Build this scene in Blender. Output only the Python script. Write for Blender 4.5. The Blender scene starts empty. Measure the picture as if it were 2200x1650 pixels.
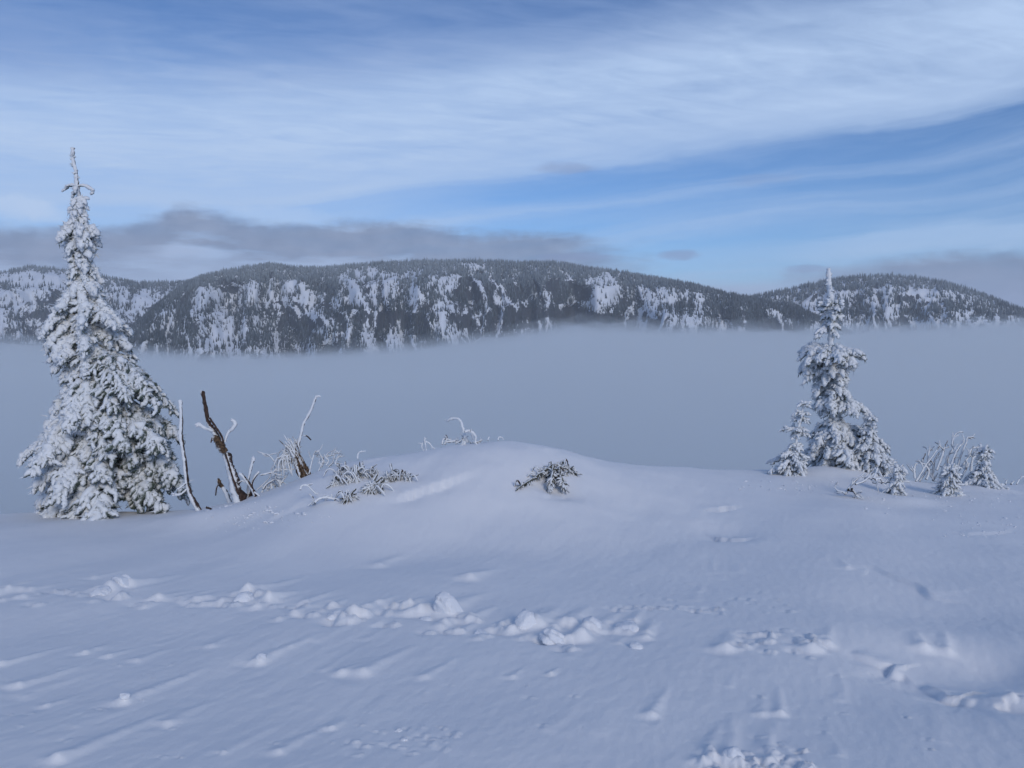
import bpy, math, random
import numpy as np

# ------------------------------------------------------------------ scene, camera
sc = bpy.context.scene
C = sc.collection
R = math.radians
random.seed(7)
rng = np.random.default_rng(11)

F = 1652.0                      # focal length in pixels of a 2200 px wide picture
PITCH = math.atan(125 / F)      # camera looks this far below the horizon
EYE = 1.6
cd = bpy.data.cameras.new('camera')
cam = bpy.data.objects.new('camera', cd)
C.objects.link(cam)
cam.location = (0, 0, EYE)
cam.rotation_euler = (math.pi / 2 - PITCH, 0, 0)
cd.sensor_width = 36
cd.lens = 36 * F / 2200
cd.clip_start = 0.05
cd.clip_end = 20000
sc.camera = cam

sc.render.engine = 'CYCLES'
sc.cycles.use_denoising = True
sc.cycles.volume_bounces = 3
sc.cycles.max_bounces = 6
sc.cycles.diffuse_bounces = 3
sc.cycles.transparent_max_bounces = 8
sc.view_settings.view_transform = 'Standard'
sc.view_settings.look = 'None'
sc.view_settings.gamma = 1
sc.view_settings.use_curve_mapping = False
sc.view_settings.exposure = 0.08


def ray(px, py):
    """world direction (y = 1) through pixel px, py of the 2200 x 1650 picture"""
    a = (px - 1100) / F
    b = (825 - py) / F
    y = math.cos(PITCH) + b * math.sin(PITCH)
    z = -math.sin(PITCH) + b * math.cos(PITCH)
    return a / y, z / y


def at(px, py, Y):
    a, s = ray(px, py)
    return np.array((a * Y, Y, EYE + s * Y))


def azel(px, py):
    a, s = ray(px, py)
    return math.atan(a), math.atan(s / math.sqrt(1 + a * a))


# ------------------------------------------------------------------ world: sky with cloud layers
SUN_EL, SUN_AZ = R(26), R(158)      # azimuth clockwise from +Y: behind the camera, a little right
w = bpy.data.worlds.new('World')
sc.world = w
w.use_nodes = True
w.cycles.sampling_method = 'MANUAL'
w.cycles.sample_map_resolution = 256
NT = w.node_tree
NT.nodes.clear()


class E:
    """tiny expression helper that turns arithmetic into Math nodes"""
    nt = NT

    def __init__(s, v): s.v = v

    @staticmethod
    def m(op, *a, clamp=False):
        n = E.nt.nodes.new('ShaderNodeMath')
        n.operation = op
        n.use_clamp = clamp
        for i, x in enumerate(a):
            x = x.v if isinstance(x, E) else x
            if isinstance(x, (int, float)):
                n.inputs[i].default_value = x
            else:
                E.nt.links.new(x, n.inputs[i])
        return E(n.outputs[0])

    def __add__(s, o): return E.m('ADD', s, o)
    __radd__ = __add__
    def __sub__(s, o): return E.m('SUBTRACT', s, o)
    def __rsub__(s, o): return E.m('SUBTRACT', o, s)
    def __mul__(s, o): return E.m('MULTIPLY', s, o)
    __rmul__ = __mul__
    def __truediv__(s, o): return E.m('DIVIDE', s, o)
    def sat(s): return E.m('ADD', s, 0.0, clamp=True)


def sstep(e, lo, hi):
    n = E.nt.nodes.new('ShaderNodeMapRange')
    n.interpolation_type = 'SMOOTHSTEP'
    E.nt.links.new(e.v, n.inputs[0])
    for i, x in ((1, lo), (2, hi)):
        if isinstance(x, E): E.nt.links.new(x.v, n.inputs[i])
        else: n.inputs[i].default_value = x
    return E(n.outputs[0])


def curve(e, lo, hi, pts, vlo, vhi):
    """piecewise smooth function through pts (x, value), x in lo..hi"""
    n = E.nt.nodes.new('ShaderNodeFloatCurve')
    c = n.mapping.curves[0]
    q = sorted(((x - lo) / (hi - lo), (v - vlo) / (vhi - vlo)) for x, v in pts)
    while len(c.points) < len(q):
        c.points.new(0.5, 0.5)
    for p, (x, v) in zip(c.points, q):
        p.location = (x, v)
        p.handle_type = 'AUTO_CLAMPED'
    n.mapping.update()
    f = E.m('DIVIDE', e - lo, hi - lo, clamp=True)
    E.nt.links.new(f.v, n.inputs['Value'])
    return E(n.outputs[0]) * (vhi - vlo) + vlo


def combine(x, y, z):
    n = E.nt.nodes.new('ShaderNodeCombineXYZ')
    for i, v in enumerate((x, y, z)):
        if isinstance(v, E): E.nt.links.new(v.v, n.inputs[i])
        else: n.inputs[i].default_value = v
    return n.outputs[0]


def wnoise(vec, scale, detail=5, rough=0.55, dist=0.0):
    n = E.nt.nodes.new('ShaderNodeTexNoise')
    n.inputs['Scale'].default_value = scale
    n.inputs['Detail'].default_value = detail
    n.inputs['Roughness'].default_value = rough
    n.inputs['Distortion'].default_value = dist
    E.nt.links.new(vec, n.inputs['Vector'])
    return E(n.outputs[0])


def mixcol(fac, a, b):
    n = E.nt.nodes.new('ShaderNodeMix')
    n.data_type = 'RGBA'
    E.nt.links.new(fac.v, n.inputs[0]) if isinstance(fac, E) else setattr(n.inputs[0], 'default_value', fac)
    for i, x in ((6, a), (7, b)):
        if isinstance(x, tuple): n.inputs[i].default_value = (*x, 1)
        else: E.nt.links.new(x, n.inputs[i])
    return n.outputs[2]


def srgb(r, g, b, k=1.0):
    f = lambda c: ((c / 255 + 0.055) / 1.055) ** 2.4 if c > 10 else c / 255 / 12.92
    return (f(r) * k, f(g) * k, f(b) * k)


SKY_STRENGTH = 0.09
sky = NT.nodes.new('ShaderNodeTexSky')
sky.sky_type = 'NISHITA'
sky.sun_disc = False
sky.sun_elevation = SUN_EL
sky.sun_rotation = SUN_AZ
sky.altitude = 1800
sky.air_density = 1.0
sky.dust_density = 0.1
sky.ozone_density = 2.0
tc = NT.nodes.new('ShaderNodeTexCoord')
sep = NT.nodes.new('ShaderNodeSeparateXYZ')
NT.links.new(tc.outputs['Generated'], sep.inputs[0])
X, Y_, Z = (E(sep.outputs[i]) for i in range(3))
DEG = 180 / math.pi
AZ = E.m('ARCTAN2', X, Y_) * DEG
EL = E.m('ARCSINE', Z) * DEG


def D(px, py):
    a, e = azel(px, py)
    return a * DEG, e * DEG


# cloud coordinates: a plane high overhead, so that structure runs together toward the horizon
zc = E.m('MAXIMUM', Z, 0.0) + 0.10
PX, PY = X / zc, Y_ / zc
n_cirrus = wnoise(combine(PX * 0.55 + PY * 0.10, PY * 1.0 - PX * 0.16, 0.0), 1.3, 6, 0.55, 0.6)
n_fine = wnoise(combine(PX * 0.8, PY * 1.7 - PX * 0.4, 3.0), 3.2, 6, 0.6, 0.8)
n_dir = wnoise(combine(X * 1.0, Y_ * 1.0, Z * 3.0), 4.0, 4, 0.5)
# stretched along the horizon: stratus streaks
n_str = wnoise(combine(X, Y_, Z * 7.0), 5.0, 6, 0.55, 0.3)
n_str2 = wnoise(combine(X, Y_, Z * 5.0), 16.0, 5, 0.55, 0.2)
n_puff = wnoise(combine(X, Y_, Z * 1.6), 34.0, 5, 0.55)

# the veil: its lower edge climbs to the right
edge = curve(AZ, -60, 60, [(-60, D(0, 480)[1])] + [D(x, y) for x, y in
             ((0, 478), (300, 478), (600, 462), (900, 430), (1200, 396), (1600, 338), (2200, 243))] + [(60, 26)], 0, 40)
q = EL - edge + (n_dir - 0.5) * 2.0 + (n_str2 - 0.5) * 0.6
veil = curve(q, -16, 30, [(-16, .30), (-8.0, .16), (-5.4, .12), (-4.2, .30), (-2.9, .06), (-1.7, .26), (-0.6, .01), (0.7, .42),
                          (2.2, .78), (5.0, .86), (8.0, .72), (10.5, .44), (13.0, .24), (20, .28), (30, .35)], 0, 1)
veil = veil + (n_cirrus - 0.5) * 0.95 * sstep(q, -1.0, 4.0) + (n_fine - 0.5) * 0.40 * sstep(q, 0.0, 5.0) + (n_str2 - 0.5) * 0.18
veil = (veil + 0.42 * (1 - sstep(AZ + (n_str2 - 0.5) * 10.0, -14, 2)) * (1 - sstep(q, 0.0, 2.0))).sat()
skyc = NT.nodes.new('ShaderNodeMix')
skyc.data_type = 'RGBA'
skyc.blend_type = 'MULTIPLY'
skyc.inputs[0].default_value = 1
NT.links.new(sky.outputs[0], skyc.inputs[6])
skyc.inputs[7].default_value = (0.57, 0.83, 1.14, 1)       # clear winter air, camera white balance
K = 1 / SKY_STRENGTH
n_wisp = wnoise(combine(PX * 1.1 + PY * 0.5, PY * 3.4 - PX * 1.0, 7.0), 2.6, 7, 0.62, 1.2)
veil = (veil + (n_wisp - 0.5) * 0.62 * sstep(q, 0.5, 4.0)).sat()
n_line = wnoise(combine(AZ * 0.035, q * 0.75, 2.0), 1.0, 6, 0.6, 0.35)
veil = (veil + (n_line - 0.5) * 0.75 * (1 - sstep(q, 0.0, 3.0)) + (n_line - 0.5) * 0.35).sat()
vcol = mixcol(sstep(q + (n_cirrus - 0.5) * 8.0, 6.5, 12.5), srgb(180, 204, 238, K), srgb(146, 170, 213, K))
col = mixcol(veil, skyc.outputs[2], vcol)
# white streak low on the right
sk = curve(AZ, -60, 60, [(-60, 3), D(1500, 545), D(1750, 530), D(2000, 500), D(2200, 488), (60, 9)], 0, 40)
streak = sstep(EL - sk + (n_str2 - 0.5) * 1.4, -1.9, -0.5) * (1 - sstep(EL - sk + (n_str2 - 0.5) * 1.4, 0.0, 0.9)) * sstep(AZ, 15, 26)
col = mixcol(streak * 0.55, col, srgb(180, 208, 243, K))
# pale warm-grey band right above the skyline
low = (1 - sstep(EL + (n_str - 0.5) * 3.5 - 2.2 * (1 - sstep(AZ, -10, 6)), 2.0, 4.6))
col = mixcol(low * 0.75, col, srgb(168, 182, 212, K))
# grey stratus on the left, and a thin one on the right
top = curve(AZ, -60, 60, [(-60, D(0, 475)[1])] + [D(x, y) for x, y in
            ((0, 490), (140, 490), (270, 484), (335, 468), (375, 443), (405, 438), (440, 448), (500, 468), (560, 478), (700, 480),
             (830, 478), (940, 487), (1000, 500), (1150, 498), (1330, 512), (1450, 520), (1550, 530), (1650, 560), (1780, 575), (1850, 568), (2000, 548), (2200, 543))]
            + [(60, 8)], 0, 40)
d = EL - top + (n_puff - 0.5) * 1.0 + (n_str2 - 0.5) * 1.3
body = 1 - sstep(d, -0.7, 0.45)
right = sstep(AZ, 12, 22)
mid = sstep(AZ, -14, 4)
lower = EL - top + (n_str - 0.5) * 3.4 + (n_str2 - 0.5) * 1.6
thick = sstep(lower + right * 2.0 + mid * (1 - right) * 0.4, -3.4, -1.4)     # fades out underneath
thick2 = sstep(n_str * 0.6 + n_str2 * 0.4, 0.40, 0.62) * (1 - right) * (1 - mid * 0.45)
holes = (thick + thick2 * 0.55).sat()
ends_ = (1 - sstep(AZ + (n_str2 - 0.5) * 9.0 + (EL - 5.0) * 1.2, 3.5, 11.0)) + sstep(AZ + (n_str2 - 0.5) * 9.0, 17.0, 26.0)
stratus = (body * ends_ * holes * (0.80 + 0.45 * (n_str2 - 0.3))).sat() * 0.97
shade = mixcol(sstep(n_str2 * 0.6 + n_puff * 0.4, 0.30, 0.70), srgb(104, 121, 152, K), srgb(138, 152, 180, K))
col = mixcol(stratus, col, shade)
# torn grey scraps
for (px, py, rx, ry, a) in ((1215, 362, 2.6, 0.5, .45), (1462, 548, 1.7, 0.42, .6), (1640, 385, 3.0, 0.5, .22), (1735, 577, 1.6, .3, .5), (1240, 552, 3.5, .35, .6)):
    ca, ce = D(px, py)
    ex, ey = (AZ - ca) / rx, (EL - ce + (n_str2 - 0.5) * 0.5) / ry
    g = 1 - sstep(ex * ex + ey * ey + (n_puff - 0.5) * 1.6, 0.0, 1.1)
    col = mixcol(g * a, col, srgb(127, 145, 185, K))
# bright small cumulus at the far left
for (px, py, rx, ry, a) in ((40, 448, 1.9, 1.0, .7), (90, 455, 1.6, .7, .5), (600, 465, 4.0, .7, .35)):
    ca, ce = D(px, py)
    ex, ey = (AZ - ca) / rx, (EL - ce) / ry
    g = 1 - sstep(ex * ex + ey * ey + (n_puff - 0.5) * 2.6, 0.0, 1.3)
    col = mixcol(g * a * (1 - stratus), col, srgb(190, 212, 243, K))
bg = NT.nodes.new('ShaderNodeBackground')
bg.inputs['Strength'].default_value = SKY_STRENGTH
NT.links.new(col, bg.inputs['Color'])
wo = NT.nodes.new('ShaderNodeOutputWorld')
NT.links.new(bg.outputs[0], wo.inputs['Surface'])

# ------------------------------------------------------------------ sun through thin cloud
ld = bpy.data.lights.new('sun', 'SUN')
ld.energy = 1.4
ld.angle = R(20)
ld.color = (1.0, 0.92, 0.83)
sun = bpy.data.objects.new('sun', ld)
C.objects.link(sun)
sun.rotation_euler = (math.pi / 2 - SUN_EL, 0, math.pi - SUN_AZ)


# ------------------------------------------------------------------ helpers: noise
def _hash(ix, iy, seed):
    h = (ix * 374761393 + iy * 668265263 + seed * 1442695041) & 0xFFFFFFFF
    h = ((h ^ (h >> 13)) * 1274126177) & 0xFFFFFFFF
    return ((h ^ (h >> 16)) & 0xFFFFFF) / 0xFFFFFF


def vnoise(x, y, seed=0):
    x, y = np.broadcast_arrays(np.asarray(x, float), np.asarray(y, float))
    fx, fy = np.floor(x), np.floor(y)
    ix, iy = fx.astype(np.int64), fy.astype(np.int64)
    tx, ty = x - fx, y - fy
    g = lambda i, j: _hash(ix + i, iy + j, seed)
    a = lambda i, j: g(i, j) * 2 * np.pi
    tx, ty = np.asarray(tx), np.asarray(ty)
    def dot(i, j):
        an = a(i, j)
        return np.cos(an) * (tx - i) + np.sin(an) * (ty - j)
    sx = tx * tx * tx * (tx * (tx * 6 - 15) + 10)
    sy = ty * ty * ty * (ty * (ty * 6 - 15) + 10)
    n0 = dot(0, 0) * (1 - sx) + dot(1, 0) * sx
    n1 = dot(0, 1) * (1 - sx) + dot(1, 1) * sx
    return (n0 * (1 - sy) + n1 * sy) * 1.4


def fbm(x, y, seed=0, octv=4, gain=0.5):
    s, a, f = 0.0, 1.0, 1.0
    for k in range(octv):
        s = s + a * vnoise(x * f + 17.3 * k, y * f - 9.1 * k, seed + k)
        a *= gain
        f *= 2.03
    return s


def smooth(t):
    t = np.clip(t, 0, 1)
    return t * t * (3 - 2 * t)


def ss(x, a, b):
    return smooth((np.asarray(x, float) - a) / (b - a))


# ------------------------------------------------------------------ helpers: meshes
def make_mesh(name, verts, faces, mats, attr=None, smooth_sh=True, midx=None):
    """faces: list of (n, k) integer arrays, k = 3 or 4"""
    me = bpy.data.meshes.new(name)
    V = np.asarray(verts, np.float32)
    me.vertices.add(len(V))
    me.vertices.foreach_set('co', V.ravel())
    faces = [np.asarray(f, np.int32) for f in faces if len(f)]
    nl = sum(f.size for f in faces)
    npoly = sum(len(f) for f in faces)
    me.loops.add(nl)
    me.polygons.add(npoly)
    me.loops.foreach_set('vertex_index', np.concatenate([f.ravel() for f in faces]))
    tot = np.concatenate([np.full(len(f), f.shape[1], np.int32) for f in faces])
    st = np.concatenate([[0], np.cumsum(tot)[:-1]]).astype(np.int32)
    me.polygons.foreach_set('loop_start', st)
    me.polygons.foreach_set('loop_total', tot)
    if smooth_sh:
        me.polygons.foreach_set('use_smooth', np.ones(npoly, bool))
    if midx is not None:
        me.polygons.foreach_set('material_index', np.asarray(midx, np.int32))
    me.update(calc_edges=True)
    for k, a in (attr or {}).items():
        at_ = me.attributes.new(k, 'FLOAT', 'POINT')
        at_.data.foreach_set('value', np.asarray(a, np.float32))
    for m in mats:
        me.materials.append(m)
    return me


def obj(name, me, parent=None, loc=None):
    o = bpy.data.objects.new(name, me)
    C.objects.link(o)
    if loc is not None:
        o.location = loc
    if parent is not None:
        o.parent = parent
    return o


def empty(name, loc):
    o = bpy.data.objects.new(name, None)
    o.empty_display_size = 0.2
    C.objects.link(o)
    o.location = loc
    return o


def tag(o, label=None, cat=None, group=None, kind=None):
    if label: o['label'] = label
    if cat: o['category'] = cat
    if group: o['group'] = group
    if kind: o['kind'] = kind
    return o


class MB:
    """collects vertices, triangles, quads and a per-vertex value 'rime'"""
    def __init__(s):
        s.v, s.t, s.q, s.a, s.n = [], [], [], [], 0

    def add(s, v, tris=None, quads=None, rime=0.5):
        v = np.asarray(v, float).reshape(-1, 3)
        if tris is not None and len(tris): s.t.append(np.asarray(tris) + s.n)
        if quads is not None and len(quads): s.q.append(np.asarray(quads) + s.n)
        s.v.append(v)
        s.a.append(np.broadcast_to(np.asarray(rime, float), (len(v),)))
        s.n += len(v)

    def build(s, name, mats, parent=None, origin=None, smooth_sh=True):
        v = np.concatenate(s.v)
        if origin is not None:
            v = v - np.asarray(origin)
        fs = ([np.concatenate(s.t)] if s.t else []) + ([np.concatenate(s.q)] if s.q else [])
        me = make_mesh(name, v, fs, mats if isinstance(mats, list) else [mats], {'rime': np.concatenate(s.a)}, smooth_sh)
        return obj(name, me, parent, None if parent is not None else origin)


# ------------------------------------------------------------------ materials
def mat(name):
    m = bpy.data.materials.new(name)
    m.use_nodes = True
    nt = m.node_tree
    nt.nodes.clear()
    out = nt.nodes.new('ShaderNodeOutputMaterial')
    E.nt = nt
    return m, nt, out


def principled(nt, out, color, rough=0.8, normal=None, spec=0.2, sss=0.0):
    b = nt.nodes.new('ShaderNodeBsdfPrincipled')
    if isinstance(color, tuple): b.inputs['Base Color'].default_value = (*color, 1)
    else: nt.links.new(color, b.inputs['Base Color'])
    b.inputs['Roughness'].default_value = rough
    b.inputs['Specular IOR Level'].default_value = spec
    if normal is not None: nt.links.new(normal, b.inputs['Normal'])
    nt.links.new(b.outputs[0], out.inputs['Surface'])
    return b


def bump(nt, height, strength, dist):
    b = nt.nodes.new('ShaderNodeBump')
    b.inputs['Strength'].default_value = strength
    b.inputs['Distance'].default_value = dist
    nt.links.new(height.v, b.inputs['Height'])
    return b.outputs[0]


def coords(nt):
    return nt.nodes.new('ShaderNodeTexCoord').outputs['Object']


def attr(nt, name):
    n = nt.nodes.new('ShaderNodeAttribute')
    n.attribute_name = name
    return E(n.outputs['Fac'])


SNOW_COL = (0.80, 0.83, 0.88)
# wind-packed snow of the ridge
m_snow, nt, out = mat('wind_packed_snow')
co = coords(nt)
mp = nt.nodes.new('ShaderNodeMapping')
mp.inputs['Rotation'].default_value = (0, 0, R(25))
mp.inputs['Scale'].default_value = (1.0, 0.28, 1.0)
nt.links.new(co, mp.inputs[0])
h1 = wnoise(mp.outputs[0], 22, 5, 0.6)
h2 = wnoise(co, 160, 3, 0.6)
h3 = wnoise(co, 700, 2, 0.6)
hh = h1 * 0.22 + h2 * 0.16 + h3 * 0.09
fac = sstep(wnoise(co, 1.7, 4, 0.55), 0.35, 0.7)
c = mixcol(fac, (0.81, 0.82, 0.84), (0.85, 0.855, 0.865))
principled(nt, out, c, 0.62, bump(nt, hh, 0.38, 0.03), 0.25)

# rime crust and loose lumps
m_rime, nt, out = mat('rime_ice')
co = coords(nt)
hh = wnoise(co, 60, 4, 0.6) * 0.7 + wnoise(co, 260, 2, 0.6) * 0.3
principled(nt, out, SNOW_COL, 0.7, bump(nt, hh, 0.6, 0.02), 0.2)


def frosted(name, dark_a, dark_b, lo, hi, nscale, rime_col=(0.74, 0.77, 0.80), bstr=0.5):
    """bark or needles below, rime where the 'rime' value of the mesh allows it"""
    m, nt, out = mat(name)
    co = coords(nt)
    r = attr(nt, 'rime')
    n1 = wnoise(co, nscale, 4, 0.6)
    n2 = wnoise(co, nscale * 4.5, 3, 0.6)
    f = sstep(r + (n1 - 0.5) * 0.9 + (n2 - 0.5) * 0.6, lo, hi)
    dk = mixcol(sstep(n2, 0.35, 0.65), dark_a, dark_b)
    c = mixcol(f, dk, rime_col)
    principled(nt, out, c, 0.8, bump(nt, n2 * 0.6 + n1 * 0.4, bstr, 0.02), 0.2)
    return m


m_frond = frosted('frosted_needles', (0.050, 0.070, 0.058), (0.120, 0.145, 0.120), 0.14, 0.66, 13)
m_bark = frosted('frosted_bark', (0.028, 0.019, 0.017), (0.085, 0.054, 0.043), 0.35, 0.60, 13)
m_wood = frosted('frosted_split_wood', (0.030, 0.022, 0.017), (0.14, 0.090, 0.055), 0.32, 0.62, 9)
m_pine = frosted('frosted_dwarf_pine', (0.030, 0.034, 0.028), (0.085, 0.085, 0.065), 0.30, 0.70, 20)

# far slopes: snow with bare rock on the steep steps
m_slope, nt, out = mat('snowy_rock_slope')
co = coords(nt)
rk = attr(nt, 'rock')
n1 = wnoise(co, 0.03, 5, 0.6)
n2 = wnoise(co, 0.14, 4, 0.6)
mpz = nt.nodes.new('ShaderNodeMapping')
mpz.inputs['Scale'].default_value = (1.3, 0.5, 0.55)
nt.links.new(co, mpz.inputs[0])
n3 = wnoise(mpz.outputs[0], 0.075, 5, 0.68, 0.8)
n4 = wnoise(co, 0.30, 3, 0.6)
f = sstep(rk + (n1 - 0.5) * 0.8 + (n2 - 0.5) * 0.5 + (n3 - 0.5) * 1.5 + (n4 - 0.5) * 0.5, 0.42, 0.54)
rockc = mixcol(n2, (0.030, 0.036, 0.044), (0.085, 0.095, 0.11))
c = mixcol(f, (0.68, 0.72, 0.78), rockc)
principled(nt, out, c, 0.85, bump(nt, n1 * 0.5 + n2 * 0.5, 0.6, 6.0), 0.1)

m_forest, nt, out = mat('far_spruce')
co = coords(nt)
fr = attr(nt, 'frost')
n1 = wnoise(co, 0.5, 3, 0.6)
c = mixcol((fr + (n1 - 0.5) * 0.3).sat(), (0.022, 0.034, 0.038), (0.40, 0.46, 0.50))
principled(nt, out, c, 0.9, None, 0.1)

# ------------------------------------------------------------------ structure: the snowy ridge in front
SIL = [(-900, 1108), (-300, 1108), (0, 1106), (200, 1101), (380, 1096), (470, 1088), (560, 1062), (610, 1040), (650, 1022), (700, 1003),
       (780, 986), (830, 980), (900, 971), (950, 957), (1000, 949), (1060, 945), (1110, 944), (1155, 949), (1200, 961), (1260, 979), (1330, 995),
       (1430, 1004), (1600, 1012), (1700, 1012), (1780, 1008), (1880, 1018), (1960, 1034), (2050, 1038), (2200, 1041), (2600, 1050), (3300, 1060)]
YCR = [(-900, 9.8), (380, 9.9), (560, 9.7), (700, 9.6), (1000, 10.0), (1300, 10.8), (1500, 11.8), (1750, 12.6), (1960, 12.2), (2200, 12.0), (3300, 12)]
_su = np.array([ray(x, 1000)[0] for x, y in SIL])
_ss = np.array([ray(x, y)[1] for x, y in SIL])
_yu = np.array([ray(x, 1000)[0] for x, y in YCR])
_yv = np.array([v for x, v in YCR])
_uf = np.linspace(-1.4, 1.6, 1201)
_k = np.exp(-0.5 * (np.arange(-24, 25) / 8.0) ** 2); _k /= _k.sum()
_sf = np.convolve(np.pad(np.interp(_uf, _su, _ss), 24, mode='edge'), _k, 'valid')
_k2 = np.exp(-0.5 * (np.arange(-90, 91) / 30.0) ** 2); _k2 /= _k2.sum()
_yf = np.convolve(np.pad(np.interp(_uf, _yu, _yv), 90, mode='edge'), _k2, 'valid')


def plane_z(Y):
    return -1.6 - 0.11 * (Y - 2.5)


def base_h(X, Y):
    """smooth ridge surface, height relative to the eye"""
    u = X / np.maximum(Y, 2.0)
    yc = np.interp(u, _uf, _yf)
    zc_ = np.interp(u, _uf, _sf) * yc
    lift = zc_ - plane_z(yc)
    front = 6.3 + 0.5 * np.sin(u * 6 + 1)
    wgt = ss(Y, front, yc)
    h = plane_z(Y) + lift * wgt
    t = np.maximum(Y - yc, 0)
    s0 = -zc_ / yc
    t1 = 3.2
    fall = (s0 - 0.11) * t + np.where(t < t1, 0.085 * t * t, 0.085 * t1 * t1 + 2 * 0.085 * t1 * (t - t1))
    h = h - fall * 1.0
    return h


def px2ground(px, py):
    """(x, y) where the sight line through a pixel meets the smooth ridge"""
    a, s = ray(px, py)
    ys = np.linspace(1.5, 16, 3000)
    d_ = base_h(a * ys, ys) - s * ys
    i = np.argmax(d_ >= 0) if (d_ >= 0).any() else None
    if i is None or i == 0:
        u = a
        yv = float(np.interp(u, _uf, _yf))
        return a * yv, yv
    return a * ys[i], ys[i]


WIND = np.array((0.36, 0.933))
WPERP = np.array((0.933, -0.36))
features = []


def feature(fn, x, y, r):
    features.append((fn, x, y, r))


def tail(px, py, length, width, height, head=1.0):
    """lump with a drift tail behind it, downwind"""
    x0, y0 = px2ground(px, py)
    length = min(length, .18 + .5 * length)
    wx, wy = WIND[0] + rng.normal(0, .06), WIND[1]
    k = math.hypot(wx, wy); wx /= k; wy /= k
    ph = rng.uniform(0, 99)
    def fn(X, Y):
        s = (X - x0) * wx + (Y - y0) * wy
        p = (X - x0) * wy - (Y - y0) * wx
        p = p + 0.25 * width * vnoise(s / (width * 3) + ph, ph)
        wd = width * (1 - 0.55 * np.clip(s / length, 0, 1))
        prof = np.where(s < 0, np.exp(-(s / (0.35 * width)) ** 2), np.clip(1 - s / length, 0, 1) ** 0.85)
        side = np.where(p > 0, np.exp(-(p / (0.55 * wd)) ** 2), np.exp(-(p / (0.85 * wd)) ** 2))
        bumpy = 1 + 0.20 * vnoise(X / width * 1.3 + ph, Y / width * 1.3)
        scour = -0.30 * np.exp(-((s + 0.9 * width) / (0.6 * width)) ** 2 - ((p + 0.3 * width) / (0.9 * width)) ** 2)
        hd = 0.42 * head * np.exp(-(s / (0.5 * width)) ** 2 - (p / (0.5 * width)) ** 2)
        return 0.56 * height * (prof * side * bumpy + scour + hd)
    feature(fn, x0 + wx * length / 2, y0 + wy * length / 2, length / 2 + 3 * width)


def lumpy(px, py, r, height, ph=None):
    """angular lump of broken crust"""
    x0, y0 = px2ground(px, py)
    ph = rng.uniform(0, 99)
    ax = rng.uniform(0.7, 1.4)
    def fn(X, Y):
        dx, dy = (X - x0) / (r * ax), (Y - y0) / (r / ax)
        dd = np.sqrt(dx * dx + dy * dy) + 0.45 * vnoise(X / r + ph, Y / r + ph) + 0.2 * vnoise(X / r * 2.3 + ph, Y / r * 2.3)
        return 0.36 * height * ss(1.25 - dd, 0, 0.7) * (1 + 0.5 * vnoise(X / r * 1.7, Y / r * 1.7 + ph)) \
            - 0.35 * height * np.exp(-(((X - x0) + 1.3 * r) / r) ** 2 - (((Y - y0) + .2 * r) / r) ** 2)
    feature(fn, x0, y0, 3.2 * r)


def ledge(pts, drop, soft, back, sign=1):
    """a small step in the crust along a polyline of pixels; the low side is on the camera's side"""
    P = np.array([px2ground(*p) for p in pts])
    n = 26
    tt = np.linspace(0, len(P) - 1, n)
    P = np.stack([np.interp(tt, np.arange(len(P)), P[:, k]) for k in (0, 1)], 1)
    for _ in range(4):
        P[1:-1] = (P[:-2] + 2 * P[1:-1] + P[2:]) / 4
    if (P[-1] - P[0])[0] < 0: P = P[::-1]
    ph = rng.uniform(0, 99)
    def fn(X, Y):
        Xf, Yf = X.ravel(), Y.ravel()
        best = np.full(Xf.shape, 1e9); sd = np.zeros(Xf.shape); al = np.zeros(Xf.shape)
        for i in range(n - 1):
            ax_, ay_ = P[i]; dx, dy = P[i + 1] - P[i]; l2 = dx * dx + dy * dy
            tq = np.clip(((Xf - ax_) * dx + (Yf - ay_) * dy) / l2, 0, 1)
            ex, ey = Xf - ax_ - tq * dx, Yf - ay_ - tq * dy
            d2 = ex * ex + ey * ey
            m_ = d2 < best
            best[m_] = d2[m_]; sd[m_] = (np.sign(dx * ey - dy * ex) * np.sqrt(d2))[m_] * sign; al[m_] = ((i + tq) / (n - 1))[m_]
        dist = np.sqrt(best)
        sd = sd + 2.2 * soft * vnoise(al * 4 + ph, sd * 0)
        soft_ = soft * (.5 + .4 * np.abs(vnoise(al * 3 + ph, 0 * al)))
        far = np.exp(-(dist / (back * 1.0)) ** 2 * 1.6)
        side = np.where(sd > 0, far, far * np.exp(-(sd / (back * 0.8)) ** 2))
        ends = ss(al, 0, .4) * ss(1 - al, 0, .4)
        edge_ = np.where(sd > 0, np.exp(-np.maximum(dist - np.abs(sd), 0) * 6), 1)
        v = 0.42 * drop * ends * (ss((sd + soft_) / (2 * soft_), 0, 1) - 0.5) * side * (0.55 + 0.9 * np.abs(vnoise(al * 3.3 + ph, 0 * al)))
        return v.reshape(X.shape)
    c_ = P.mean(0)
    feature(fn, c_[0], c_[1], np.linalg.norm(P - c_, axis=1).max() + back * 2.2)


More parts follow.
